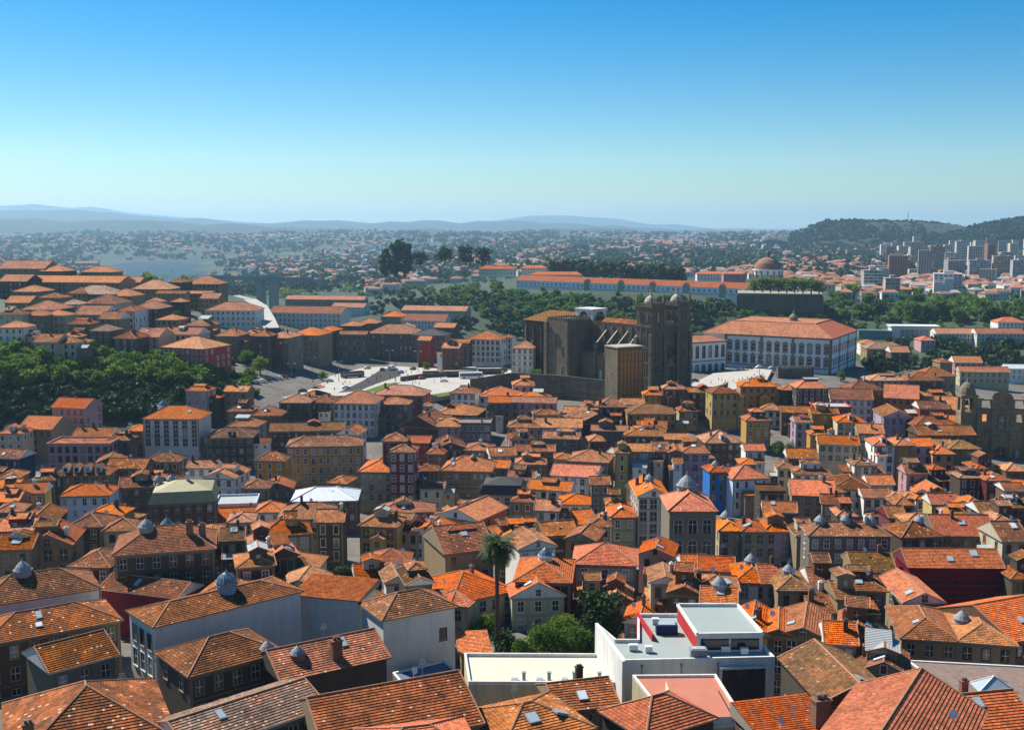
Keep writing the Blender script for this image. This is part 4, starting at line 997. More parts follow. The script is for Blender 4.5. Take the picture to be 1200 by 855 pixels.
# dark glazed opening of the front wall
pa, pb = atz(846, 776, 83), atz(897, 774, 83)
fr = Matrix.Translation((pa.x - c.x, pa.y - c.y, 0)) @ Matrix.Rotation(math.atan2(pb.y - pa.y, pb.x - pa.x), 4, 'Z')
wd = (pb - pa).length
b = MB(); b.box(0, wd, -.16, 0.5, h - 8.5, h - .9); o = obj("window", b, [GLASS_D], r); o.matrix_local = fr
b = MB(); b.box(-.3, 0, -.3, 0, h - 8.7, h - .6); b.box(wd, wd + .3, -.3, 0, h - 8.7, h - .6); b.box(0, wd, -.3, 0, h - .9, h - .6); obj("frame", b, [WHITE], o)
for f_ in (.12, .38, .62):
    A_, B_ = atz(731, 777, 83), atz(908, 773, 83); q_ = A_.lerp(B_, f_)
    b = MB(); b.tube([(0, -.14, h - 14), (0, -.14, h - .3)], .07, 6); b.box(-.15, .15, -.25, -.02, h - .5, h - .2)
    o = obj("downpipe", b, [ZINC], r, (q_.x - c.x, q_.y - c.y, 0), math.atan2(B_.y - A_.y, B_.x - A_.x))
for x_, y_, s_ in ((742, 762, .6), (760, 764, .5), (850, 764, .6), (872, 766, .5), (768, 731, .5)):
    q_ = atz(x_, y_, 83); b = MB(); b.box(-s_, s_, -.35, .35, .12, .9); b.box(-s_ + .1, -s_ + .2, -.3, .3, 0, .12); b.box(s_ - .2, s_ - .1, -.3, .3, 0, .12)
    obj("air_conditioner", b, [FRAME_W], ro, (q_.x - c.x, q_.y - c.y, h + .03))
# penthouse, red wall, tank
Pp = [atz(x, y, 85.3) for x, y in ((794,710),(864,710),(894,744),(817,745))]
b = MB(); b.prism([(p.x - c.x, p.y - c.y) for p in Pp], h + .03, h + 2.3, 0, 1); 
q = sum(Pp, Vector()) / 4
pent = obj("penthouse", b, [WHITE, GREYR], r)
for i in range(4):
    A, B = Pp[i], Pp[(i + 1) % 4]
    b = MB(); ln = (B - A).length; b.box(-.15, ln + .15, -.15, .15, 2.3, 2.75)
    o = obj("parapet", b, [WHITE], pent); o.matrix_local = Matrix.Translation((A.x - c.x, A.y - c.y, h)) @ Matrix.Rotation(math.atan2(B.y - A.y, B.x - A.x), 4, 'Z')
A, B = Pp[3], Pp[2]; ln = (B - A).length
b = MB(); b.box(.5, ln / 2 - .15, -.06, .1, .35, 1.9); b.box(ln / 2 + .15, ln - .5, -.06, .1, .35, 1.9)
o = obj("window", b, [GLASS_D], pent); o.matrix_local = Matrix.Translation((A.x - c.x, A.y - c.y, h)) @ Matrix.Rotation(math.atan2(B.y - A.y, B.x - A.x), 4, 'Z')
A, B = Pp[0], Pp[3]; ln = (B - A).length
b = MB(); b.box(0.1, ln - .1, -.05, .1, .1, 2.2)
o = obj("red_panel", b, [RED], pent); o.matrix_local = Matrix.Translation((A.x - c.x, A.y - c.y, h)) @ Matrix.Rotation(math.atan2(B.y - A.y, B.x - A.x), 4, 'Z')
A, B = atz(747, 724, 83), atz(765, 751, 83); ln = (B - A).length
b = MB(); b.box(0, ln, -.15, .15, -2.5, 1.0)
o = obj("red_panel", b, [RED], r); o.matrix_local = Matrix.Translation((A.x - c.x, A.y - c.y, h)) @ Matrix.Rotation(math.atan2(B.y - A.y, B.x - A.x), 4, 'Z')
for x, y, s in ((818, 771, 1.1), (781, 742, 1.5)):
    p = atz(x, y, 83); b = MB(); b.box(-s, s, -.7, .7, 0, 1.4); b.box(-s * .8, s * .8, -.5, .5, 1.4, 1.5, 1)
    obj("plant_box", b, [ZINC if s < 1.3 else WALL['n'], SKYL], ro, (p.x - c.x, p.y - c.y, h + .02))
A, B = atz(699, 731, 84), atz(731, 776, 84); ln = (B - A).length
b = MB(); b.box(0, ln, -.2, .2, -6, 1.2)
o = obj("side_wall", b, [WHITE], r); o.matrix_local = Matrix.Translation((A.x - c.x, A.y - c.y, h)) @ Matrix.Rotation(math.atan2(B.y - A.y, B.x - A.x), 4, 'Z')
r, ro, c, L, h = slab_building("terrace_building", "low building with a pink flat roof terrace in front of the modern building", [(741,793),(839,792),(876,850),(790,856)], 82.5, 70, WALL['c'], PINKR, 0.35)
P2 = [atz(x, y, 83.6) for x, y in ((780,798),(834,797),(858,840),(797,842))]
b = MB(); b.prism([(p.x - c.x, p.y - c.y) for p in P2], h + .03, h + 1.2, 0, 1); obj("raised_terrace", b, [WHITE, PINKR], r)
r, ro, c, L, h = slab_building("stone_roofed_hall", "hall with a mottled stone flat roof and a triangular glass skylight", [(1062,774),(1215,782),(1225,842),(1128,822)], 78, 66, STONE, ROOF['s'], .2)
p = atz(1164, 806, 78); b = MB()
b.poly([(-2.6, -1.6, .1), (2.6, -1.6, .1), (0, 0, 1.7)]); b.poly([(2.6, -1.6, .1), (2.6, 1.6, .1), (0, 0, 1.7)]); b.poly([(2.6, 1.6, .1), (-2.6, 1.6, .1), (0, 0, 1.7)]); b.poly([(-2.6, 1.6, .1), (-2.6, -1.6, .1), (0, 0, 1.7)])
for e in ((-2.6, -1.6), (2.6, -1.6), (2.6, 1.6), (-2.6, 1.6)): b.tube([(*e, .12), (0, 0, 1.75)], .09, 4, 1)
obj("skylight", b, [SKYL, WHITE], ro, (p.x - c.x, p.y - c.y, h + .03))
# low yard roof: the white block house's shadow is put into its dark blue
slab_building("low_flat_annex", "low annex with a shadow-blue flat roof at the foot of the white block house", [(460,789),(520,775),(540,790),(474,806)], 77, 70, WALL['g'], flatmat("shadow_blue_roof", (0.12, 0.15, 0.22), 0.8), .25)
# white sunlit awning
pa = [atz(x, y, 80) for x, y in ((57,794),(118,776),(122,790),(75,799))]
b = MB(); cc = sum(pa, Vector()) / 4
b.prism([(p.x - cc.x, p.y - cc.y) for p in pa], 2.9, 3.1)
aw = root("awning", (cc.x, cc.y, 77), 0, "white sheet awning over a yard beside the grey house", "awning"); obj("canopy", b, [WHITE], aw)
b = MB()
for p in pa: b.box(p.x - cc.x - .06, p.x - cc.x + .06, p.y - cc.y - .06, p.y - cc.y + .06, -8, 2.9)
obj("post", b, [IRON], aw)
for i, (x, y, lab) in enumerate(((124, 752, "upper"), (107, 705, "lower"))): pass
# pale end wall beside the street
A, B = atz(1053, 690, 75), atz(1057, 760, 75)
b = MB(); ln = (B - A).length; b.box(0, ln, -.6, .6, -14, .4)
w_ = root("wall", (A.x, A.y, 75), math.atan2(B.y - A.y, B.x - A.x), "tall pale rendered wall along the narrow street", "wall"); obj("panel", b, [WALL['c']], w_)

# ------------------------------------------------------------------ cathedral
CY = 520.0
p = at(785, 456, CY)
CB = p.z - 2
cat_ = root("cathedral", (p.x, p.y, CB), rad(41), "dark stone cathedral with twin square towers topped by pale little domes", "cathedral")
S, SD = STONE_D, STONE_D
ROOFG = ROOF['m']
def cren(mb, x0, x1, y0, y1, z, step=1.6, s=.8, hh=1.0):
    """battlements along a rectangle's rim"""
    for (ax, ay), (bx, by) in (((x0, y0), (x1, y0)), ((x1, y0), (x1, y1)), ((x1, y1), (x0, y1)), ((x0, y1), (x0, y0))):
        L_ = math.hypot(bx - ax, by - ay); n = max(2, int(L_ / step))
        for k in range(n):
            f = (k + .5) / n; x, y = ax + (bx - ax) * f, ay + (by - ay) * f
            mb.box(x - s / 2, x + s / 2, y - s / 2 + .003 * k, y + s / 2 + .003 * k, z, z + hh)
for sx in (-1, 1):
    cx, x0, x1 = sx * 9.2, sx * 9.2 - 4.6, sx * 9.2 + 4.6
    TH = 42
    b = MB(); b.box(x0, x1, 0, 9.2, 0, 42)
    for ex in (x0, x1):                                  # corner buttresses
        for ey in (0, 9.2): b.box(ex - .9, ex + .9, ey - .9, ey + .9, 0, 27 + (2 if ey == 0 else 0))
    for q_ in (-1.7, 1.7):
        b.box(cx + q_ - .35, cx + q_ + .35, -.3, .002, 0, 31.9); b.box(x0 - .3, x0 + .002, 4.6 + q_ - .35, 4.6 + q_ + .35, 0, 31.9)
    for q_ in (6.5, 13.5): arch_q = None
    for z in (8, 15, 22, 32, 41.2): b.box(x0 - .35, x1 + .35, -.35, 9.55, z, z + .7)
    n_par = 5
    b.box(x0 - .1, x1 + .1, -.1, .3, 42, 43.1); b.box(x0 - .1, x1 + .1, 8.9, 9.3, 42, 43.1); b.box(x0 - .1, x0 + .3, .3, 8.9, 42, 43.1); b.box(x1 - .3, x1 + .1, .3, 8.9, 42, 43.1)
    tw = obj("tower", b, [S], cat_)
    d_ = MB(); d_.lathe([(3.0, 42.0), (3.0, 43.4), (3.1, 43.6), (2.9, 44.2), (2.3, 45.3), (1.3, 46.1), (.6, 46.5), (.5, 47.6), (.3, 48), (.2, 50.2), (0, 50.3)], cx, 4.6, 14)
    obj("dome", d_, [plaster("dome_render", (0.45, 0.41, 0.32), .6, jit=0)], tw)
    for ex in (x0, x1):
        for ey in (0, 9.2):
            q_ = MB(); q_.lathe([(.6, 42.9), (.65, 43.8), (.35, 44.3), (.5, 44.9), (.15, 47.0), (0, 47.1)], ex + (.2 if ex == x0 else -.2), ey + (.2 if ey == 0 else -.2), 6)
            obj("pinnacle", q_, [S], tw)
    ff = Matrix.Translation((cx, 0, 0))
    arch_window(tw, ff, 0, 34.5, 1.5, 4.4, S, GLASS, depth=.3)
    lf_ = Matrix.Translation((x0, 4.6, 0)) @ Matrix.Rotation(-math.pi / 2, 4, 'Z')
    for dx in (-1.8, 1.8): arch_window(tw, lf_, dx, 34.5, 1.3, 4.4, S, GLASS, depth=.3)
    for z_ in (10.5, 17, 25): arch_window(tw, ff, 0, z_, .8, 3.0, STONE, GLASS_D, depth=.45); arch_window(tw, lf_, 0, z_, .8, 3.0, STONE, GLASS_D, depth=.45)
b = MB(); b.box(-4.5, 4.5, .8, 8, 0, 33); b.box(-4.5, 4.5, .3, 1.2, 31.5, 32.6)
for xx in (-4.1, 4.1): b.box(xx - .4, xx + .4, .2, .8, 0, 28.5)
fac = obj("facade", b, [S], cat_)
cren(b2 := MB(), -4, 4, 1.5, 7.5, 33); obj("battlement", b2, [S], fac)
b = MB(); n = 20
b.poly([(2.6 * math.cos(2 * math.pi * k / n), .72, 20 + 2.6 * math.sin(2 * math.pi * k / n)) for k in range(n)][::1], 0)
for k in range(8): b.tube([(0, .66, 20), (2.6 * math.cos(k * math.pi / 4), .66, 20 + 2.6 * math.sin(k * math.pi / 4))], .12, 4, 1)
ring = [(2.8 * math.cos(2 * math.pi * k / n), .6, 20 + 2.8 * math.sin(2 * math.pi * k / n)) for k in range(n + 1)]
b.tube(ring, .35, 5, 1, False)
obj("rose_window", b, [GLASS, S], fac)
arch_window(fac, Matrix.Translation((0, .8, 0)), 0, 0.2, 3.0, 6.5, STONE, FRAME_D, nm="portal", depth=.7)
b = MB(); b.box(-2.8, -1.9, -.3, .8, 0, 13); b.box(1.9, 2.8, -.3, .8, 0, 13); b.box(-3.2, 3.2, -.4, .8, 13, 14); b.box(-1.6, 1.6, -.2, .8, 14, 16.5); obj("porch", b, [STONE], fac)
# nave, aisle with flying buttresses, transept, chancel
b = MB(); b.box(-7, 7, 9.2, 62, 0, 31); cren(b, -6.7, 6.7, 9.6, 61.6, 31, 1.5, .8, 1.1)
for k in range(6): b.box(-7.5, -7, 12 + k * 6, 13 + k * 6, 0, 31)
nv = obj("nave", b, [S], cat_)
rb = MB(); slope(rb, [(-6, 61, 31.2), (-6, 10, 31.2), (0, 10, 33.6), (0, 61, 33.6)]); slope(rb, [(6, 10, 31.2), (6, 61, 31.2), (0, 61, 33.6), (0, 10, 33.6)]); obj("roof", rb, [ROOF['b']], nv)
b = MB(); b.box(-14.5, -7.01, 9.3, 45, 0, 17); cren(b, -14.2, -7.6, 9.7, 44.6, 17, 1.7, .8, .9)
ai = obj("aisle", b, [S], cat_)
for k in range(4):
    y = 14 + 7 * k
    m = MB(); m.box(-15.3, -13.9, y - .6, y + .6, 0, 21.5); m.box(-14.9, -14.3, y - .3, y + .3, 21.5, 23)
    bt = obj("buttress", m, [S], cat_)
    m = MB()
    m.poly([(-14.6, y - .4, 21.2), (-7, y - .4, 27.5), (-7, y - .4, 28.6), (-14.6, y - .4, 22.2)], 0); m.poly([(-14.6, y + .4, 22.2), (-7, y + .4, 28.6), (-7, y + .4, 27.5), (-14.6, y + .4, 21.2)], 0)
    m.poly([(-14.6, y - .4, 22.2), (-7, y - .4, 28.6), (-7, y + .4, 28.6), (-14.6, y + .4, 22.2)], 1); m.poly([(-14.6, y + .4, 21.2), (-7, y + .4, 27.5), (-7, y - .4, 27.5), (-14.6, y - .4, 21.2)], 0)
    obj("flying_arch", m, [S, STONE_P], bt)
for k in range(4):
    arch_window(ai, Matrix.Translation((-14.5, 17.5 + 7 * k - 7, 0)) @ Matrix.Rotation(-math.pi / 2, 4, 'Z'), 0, 2.5, 2.6, 7, STONE, GLASS, depth=.35)
b = MB(); b.box(-23, -6.9, 46.2, 61.2, 0, 33)
for y in (46.2, 61.2): b.box(-24, -22, y - 1, y + 1, 0, 31.5)
cren(b, -22.7, -7.4, 46.6, 60.8, 33, 1.7, .8, 1.1)
tp = obj("transept", b, [S], cat_)
arch_window(tp, Matrix.Translation((-23, 53.7, 0)) @ Matrix.Rotation(-math.pi / 2, 4, 'Z'), 0, 20, 2.2, 6, STONE, GLASS, depth=.35)
arch_window(tp, Matrix.Translation((-15, 46.2, 0)), 0, 23, 1.2, 4, STONE, GLASS, depth=.3)
for z_ in (10, 20): 
    for dy in (-4.5, 4.5): arch_window(tp, Matrix.Translation((-23, 53.7 + dy, 0)) @ Matrix.Rotation(-math.pi / 2, 4, 'Z'), 0, z_ - 4, 1.1, 4, STONE, GLASS_D, depth=.4)
b = MB(); b.box(-10, 8, 62.3, 92, 0, 30)
for k in range(5): b.box(-11, -10, 66 + k * 6, 67.2 + k * 6, 0, 27); ch = obj("chancel", b, [S], cat_)
rb = MB(); x0, x1, y0, y1, z = -11, 9, 62.4, 93, 30
slope(rb, [(x0, y1, z), (x0, y0, z), (0, y0, z + 5), (0, y1 - 9, z + 5)]); slope(rb, [(x1, y0, z), (x1, y1, z), (0, y1 - 9, z + 5), (0, y0, z + 5)]); slope(rb, [(x1, y1, z), (x0, y1, z), (0, y1 - 9, z + 5)]); rb.poly([(x0, y0, z), (x1, y0, z), (0, y0, z + 5)], 1)
obj("roof", rb, [ROOFG, S], ch)
b = MB()
b.box(-5, 5, 47, 59, 31, 37.0); b.box(-5.4, 5.4, 46.6, 59.4, 37.0, 37.7)
lo = obj("loggia", b, [WHITE], cat_)
arch_window(lo, Matrix.Translation((0, 47, 0)), 0, 31.1, 6.4, 5.2, WHITE, GLASS_D, depth=.3)
arch_window(lo, Matrix.Translation((-5, 53, 0)) @ Matrix.Rotation(-math.pi / 2, 4, 'Z'), 0, 31.1, 7.4, 5.3, WHITE, GLASS_D, depth=.3)
# glass fronted tower before it
p = at(738, 470, 478)
gt = root("stone_tower", (p.x, p.y, p.z), rad(28), "square stone and bronze glass tower with a pale roof rim before the cathedral", "tower")
H_ = 23.5
b = MB(); b.box(-6.5, 6.5, 0, 10, -4, H_); b.box(-6.8, 6.8, -.3, 10.3, H_, H_ + .5, 1); b.box(-6, 6, .5, 9.5, H_ + .5, H_ + .55, 1)
obj("wall", b, [S, STONE_P], gt)
b = MB(); b.box(-5.6, 6.2, -.08, 0, 0, H_ - 1)
g_ = obj("glazing", b, [GLASS_B], gt)
b = MB()
for k in range(7): b.box(-5.6 + k * 1.95, -5.45 + k * 1.95, -.25, -.081, 0, H_ - 1)
for k in range(9): b.box(-5.6, 6.2, -.22, -.0815, k * 2.9, k * 2.9 + .18)
obj("frame", b, [FRAME_D], g_)

# ------------------------------------------------------------------ bishop's palace
p0, p1 = at(974, 397, 590), at(851, 391, 619)
PZ = (p0.z + p1.z) / 2
ax = Vector((p0.x - p1.x, p0.y - p1.y)); PW = ax.length; prz = math.atan2(ax.y, ax.x)
PH = 25.0
pal = root("palace", ((p0.x + p1.x) / 2, (p0.y + p1.y) / 2, PZ - PH), prz, "huge white palace with ornate dark stone windows and a red hipped roof", "palace")
PD = 58.0
pwall = plaster("palace_white", (0.78, 0.77, 0.76), .2, jit=0)
b = MB(); b.box(-PW / 2 - 13, PW / 2, 0, PD, -2, PH)
for xx in (-PW / 2, -PW * .15, PW * .15, PW / 2): b.box(xx - .7, xx + .7, -.25, 0.002, -2, PH - .8, 1)
for yy in (0, PD * .33, PD * .66, PD): b.box(PW / 2 - .002, PW / 2 + .25, yy - .7 + .01, yy + .7, -2, PH - .8, 1)
b.box(-PW / 2 - .5, PW / 2 + .5, -.5, PD + .5, PH - .8, PH, 1); b.box(-PW / 2, PW / 2, -.2, 0.003, 8.2, 8.8, 1); b.box(PW / 2 - .003, PW / 2 + .2, 0, PD, 8.2, 8.8, 1)
obj("wall", b, [pwall, STONE], pal)
rb = MB(); o_, z_, i_, zt_ = 1.0, PH + .15, 13.0, PH + 6.6
X0, X1, Y0, Y1 = -PW / 2 - 13 - o_, PW / 2 + o_, -o_, PD + o_
rb.poly([(X0, Y1, PH), (X1, Y1, PH), (X1, Y0, PH), (X0, Y0, PH)], 2)
E_ = [(X0, Y0), (X1, Y0), (X1, Y1), (X0, Y1)]; I_ = [(X0 + i_, Y0 + i_), (X1 - i_, Y0 + i_), (X1 - i_, Y1 - i_), (X0 + i_, Y1 - i_)]
for k in range(4):
    A, B, C_, D_ = E_[k], E_[(k + 1) % 4], I_[(k + 1) % 4], I_[k]
    slope(rb, [(*A, z_), (*B, z_), (*C_, zt_), (*D_, zt_)], 3 if k == 1 else 0)
    rb.poly([(*A, PH), (*B, PH), (*B, z_), (*A, z_)], 2)
    slope(rb, [(*C_, zt_), (*D_, zt_), (D_[0] + (i_ * .6 if k in (0, 3) else -i_ * .6), D_[1] + (i_ * .6 if k in (0, 1) else -i_ * .6), PH + 2.5), (C_[0] + (i_ * .6 if k in (2, 3) else -i_ * .6), C_[1] + (i_ * .6 if k in (0, 3) else -i_ * .6), PH + 2.5)][::-1] if False else [(*D_, zt_), (*C_, zt_), ((C_[0] + D_[0]) / 2, (C_[1] + D_[1]) / 2 + .01, zt_ + .01)], 0) if False else None
    rb.tube([(*A, z_ + .05), (*D_, zt_ + .05)], .25, 5, 1); rb.tube([(*D_, zt_ + .05), (*C_, zt_ + .05)], .25, 5, 1)
rb.poly([(*I_[0], zt_ - .02), (*I_[1], zt_ - .02), (*I_[2], zt_ - .02), (*I_[3], zt_ - .02)], 0)
pr = obj("roof", rb, [ROOF['p'], RIDGE, FRAME_S, ROOF['r']], pal)
hfP = lambda x, y: zt_
def ornate(face, x, z, hh_, parent):
    o = window(parent, x, z, 1.7, hh_, face, -.01, 's', 'w', False)
    m = MB(); m.box(x - 1.45, x - .87, -.24, 0, z - .9, z + hh_ + .2); m.box(x + .87, x + 1.45, -.24, 0, z - .9, z + hh_ + .2)
    m.box(x - 1.6, x + 1.6, -.35, 0, z + hh_ + .2, z + hh_ + .8); m.poly([(x - 1.5, -.3, z + hh_ + .8), (x + 1.5, -.3, z + hh_ + .8), (x, -.3, z + hh_ + 1.9)]); m.box(x - .86, x + .86, -.5, 0, z - .9, z - .1)
    f = obj("surround", m, [FRAME_S], parent); f.matrix_local = face
    return o
fF = FACE['front'](PW, PD); fR = FACE['right'](PW, PD)
for k in range(13):
    x = (k + .5) / 13 * PW - PW / 2
    ornate(fF, x, 17.0, 3.6, pal); ornate(fF, x, 10.2, 3.4, pal)
    window(pal, x, 3.5, 1.6, 2.2, fF, 0, 's', 'w', False)
for k in range(12):
    x = (k + .5) / 12 * PD - PD / 2
    for z, h_ in ((17, 3.6), (10.2, 3.4), (3.5, 2.2)): window(pal, x, z, 2.0, h_, fR, 0, 's', 'w', True)
m = MB(); m.lathe([(2.4, -3), (2.4, 2.2), (2.7, 2.4), (2.2, 3.2), (1.2, 4.2), (.7, 4.5), (.6, 5.6), (.2, 6.2), (.1, 8)], n=10)
q = at(930, 375, 628)
loc = pal.matrix_world if False else Matrix.Translation(pal.location) @ Matrix.Rotation(prz, 4, 'Z')
lq = loc.inverted() @ q
obj("cupola", m, [WALL['s']], pr, (lq.x, lq.y, hfP(lq.x, lq.y) - .5))
# left wing
p0, p1 = at(851, 399, 600), at(806, 397, 588)
wz = p0.z; ax = Vector((p0.x - p1.x, p0.y - p1.y)); ww_ = ax.length
wing = root("palace_wing", ((p0.x + p1.x) / 2, (p0.y + p1.y) / 2, wz - 20), math.atan2(ax.y, ax.x), "white wing with a row of tall dark windows between cathedral and palace", "palace wing")
b = MB(); b.box(-ww_ / 2, ww_ / 2, 0, 14, -2, 20); b.box(-ww_ / 2 - .3, ww_ / 2 + .3, -.3, 14.3, 19.3, 20, 1); b.box(-ww_ / 2 - .003, ww_ / 2 + .003, -.2, 0, 9.4, 9.9, 1); obj("wall", b, [pwall, STONE], wing)
rb = MB(); roof_shape(rb, 'hip', ww_, 14, 20, rad(20), False, .8); obj("roof", rb, [ROOF['p'], RIDGE, FRAME_S], wing)
for k in range(6):
    x = (k + .5) / 6 * ww_ - ww_ / 2
    arch_window(wing, Matrix.Identity(4), x, 11.2, 1.6, 6.6, STONE, GLASS, depth=.25); arch_window(wing, Matrix.Identity(4), x, 2.2, 1.6, 5.6, STONE, GLASS, depth=.25)

# low brown crenellated wall before the palace
A, B = hit(912, 432, 5), hit(954, 432, 5)
w_ = root("wall", (A.x, A.y, A.z - 9), math.atan2(B.y - A.y, B.x - A.x), "dark battlemented stone wall in front of the white palace", "wall")
b = MB(); ln = (B - A).length; b.box(0, ln, 0, 3, 0, 9); cren(b, .4, ln - .4, .4, 2.6, 9, 1.6, .8, .9); obj("battlement", b, [STONE_D], w_)

# ------------------------------------------------------------------ monastery across the river
p1, p0 = at(605, 327, 1230), at(873, 340, 1050)
ax = Vector((p0.x - p1.x, p0.y - p1.y)); MW = ax.length; mrz = math.atan2(ax.y, ax.x); MZ = (p0.z + p1.z) / 2
mon = root("monastery", ((p0.x + p1.x) / 2, (p0.y + p1.y) / 2, MZ - 9), mrz, "very long low white monastery wing with orange roof on the far river bank", "monastery")
b = MB(); b.box(-MW / 2, MW / 2, 0, 17, -6, 9); b.box(-MW / 2 - .003, MW / 2 + .003, -.5, 0, 2.5, 3.1, 1); obj("wall", b, [pwall, STONE_P], mon)
rb = MB(); roof_shape(rb, 'gab', MW, 17, 9, rad(30), False, .6); obj("roof", rb, [ROOF['o'], RIDGE, WHITE], mon)
for k in range(48):
    window(mon, (k + .5) / 48 * MW - MW / 2, 4.6, 1.6, 2.6, Matrix.Identity(4), 0, 's', 'w', False)
for X_ in (691, 729, 767, 807, 848):
    f = (X_ - 605) / 268.0; f = f * 1230 / (1050 + (1230 - 1050) * f) if False else f
    x = (f - .5) * MW * 1.0 + MW * .035 * (1 - abs(2 * f - 1))
    m = MB(); m.box(x - 3, x + 3, -.8, 3, 0, 10.5); m.poly([(x - 3.4, -.9, 10.5), (x + 3.4, -.9, 10.5), (x, -.9, 13.2)]); m.poly([(x + 3.4, -.9, 10.5), (x + 3.4, 4, 10.5), (x, 4, 13.2), (x, -.9, 13.2)], 1); m.poly([(x - 3.4, 4, 10.5), (x - 3.4, -.9, 10.5), (x, -.9, 13.2), (x, 4, 13.2)], 1)
    obj("pedimented_bay", m, [STONE_P, ROOF['o']], mon)
q = at(899, 343, 1060)
ch = root("church", (q.x, q.y, q.z - 6), 0, "round white church with a brown dome and lantern across the river", "church")
b = MB(); b.lathe([(13.5, -4), (13.5, 27), (14.2, 27.4), (14.2, 28.4)], n=28); 
for k in range(14):
    a = 2 * math.pi * k / 14; b.box(13.6 * math.cos(a) - .6, 13.6 * math.cos(a) + .6, 13.6 * math.sin(a) - .6, 13.6 * math.sin(a) + .6, -4, 27, 1)
dr = obj("drum", b, [pwall, STONE], ch)
b = MB(); b.lathe([(12.6, 28.4), (12.3, 31), (11.2, 34), (8.6, 37), (5.2, 39), (2.2, 39.8)], n=28); obj("dome", b, [plaster("dome_tile", (0.30, 0.16, 0.10), .5, jit=0)], ch)
b = MB(); b.lathe([(2.0, 39.6), (2.0, 43.6), (2.5, 43.9), (1.5, 45.6), (.5, 46.6), (.2, 49)], n=10); obj("lantern", b, [STONE], ch)
for k in range(7):
    a = math.pi + (k + .5) * math.pi / 7
    window(dr, 0, 19, 2.2, 4, Matrix.Rotation(a + math.pi / 2, 4, 'Z') @ Matrix.Translation((0, -13.6, 0)), 0, 's', 'w', True)
A, B = at(866, 366, 1000), at(966, 366, 985)
w_ = root("retaining_wall", ((A.x + B.x) / 2, A.y, 30), math.atan2(B.y - A.y, B.x - A.x), "high dark retaining wall under the row of trees by the round church", "wall")
b = MB(); ln = (B - A).length; b.box(-ln / 2, ln / 2, 0, 45, 0, 51); b.box(-ln / 2 - .2, ln / 2 + .2, -.3, 45.3, 51, 52, 1)
for k in range(9): b.box(-ln / 2 + k * ln / 8 - .8, -ln / 2 + k * ln / 8 + .8, -1.2, 0, 0, 49.5)
obj("panel", b, [STONE_D, STONE_P], w_)
for x, y, w_, wl, lab, dpt in ((583, 315, 44, 'w', "low white house with orange roof at the far end of the monastery terrace", 1260), (652, 322, 60, 'w', "long white monastery outbuilding behind the arcade wing", 1270), (690, 329, 34, 'w', "hipped white outbuilding in the middle of the monastery wing", 1230),
                         (834, 321, 34, 'w', "two storey white house behind the monastery near the round church", 1180), (861, 321, 26, 'p', "pink house with red roof beside the round church", 1160), (626, 314, 30, 'w', "small white gabled outbuilding at the monastery, beside the tree row", 1300)):
    A, B = at(x - w_ / 2, y, dpt), at(x + w_ / 2, y, dpt)
    house(A, B, A.z, 12, wl, 'hip', 'r' if wl == 'p' else 'o', label=lab, zb=A.z - 9, storeys=2, bay=3.4, gp="monastery outbuildings")

# ------------------------------------------------------------------ church with two bell towers at the right edge
p = at(1172, 536, 425)
gr = root("church", (p.x, p.y, p.z - 3), rad(-4), "brown stone church facade with two bell towers and a broken pediment", "church")
b = MB()
def wall_holes(mb, x0, x1, z0, z1, y0, y1, holes, mat=0):
    xs = sorted({x0, x1, *[v for h in holes for v in h[:2]]}); zs = sorted({z0, z1, *[v for h in holes for v in h[2:]]})
    for i in range(len(xs) - 1):
        for j in range(len(zs) - 1):
            cx, cz = (xs[i] + xs[i + 1]) / 2, (zs[j] + zs[j + 1]) / 2
            if any(h[0] < cx < h[1] and h[2] < cz < h[3] for h in holes): continue
            mb.box(xs[i], xs[i + 1], y0, y1, zs[j], zs[j + 1], mat)
wall_holes(b, -9.6, 9.6, 0, 26, 0, 1.6, [(-7.6, -5.4, 17, 20), (5.4, 7.6, 17, 20), (-8.0, -4.6, 22.4, 25.4), (4.6, 8.0, 22.4, 25.4)])
for z in (12.5, 21.0): b.box(-9.7, 9.7, -.5, .0, z, z + .9)
for x in (-9, -3.6, 3.6, 9): b.box(x - .6, x + .6, -.35, 0, 0, 12.5); b.box(x - .55, x + .55, -.3, 0, 13.4, 21)
fc = obj("facade", b, [STONE_W], gr)
b = MB(); b.poly([(-4, -.3, 26), (4, -.3, 26), (3, -.3, 28), (1.2, -.3, 28.6), (0, -.3, 30.2), (-1.2, -.3, 28.6), (-3, -.3, 28)]); b.box(-4, 4, -.29, 1.6, 25.9, 26.1); b.poly([(3, 1.6, 28), (4, 1.6, 26), (-4, 1.6, 26), (-3, 1.6, 28), (-1.2, 1.6, 28.6), (0, 1.6, 30.2), (1.2, 1.6, 28.6)])
b.tube([(0, .6, 30), (0, .6, 32.2)], .15, 5); b.tube([(-.6, .6, 31.5), (.6, .6, 31.5)], .13, 5)
obj("pediment", b, [STONE_W], fc)
arch_window(fc, Matrix.Identity(4), 0, 14.2, 2.4, 5.4, STONE, GLASS, depth=.4); arch_window(fc, Matrix.Identity(4), 0, 0.2, 3.2, 7, STONE, FRAME_D, nm="portal", depth=.5)
for x in (-6.3, 6.3): arch_window(fc, Matrix.Identity(4), x, 2, 1.8, 4.5, STONE, GLASS, depth=.4)
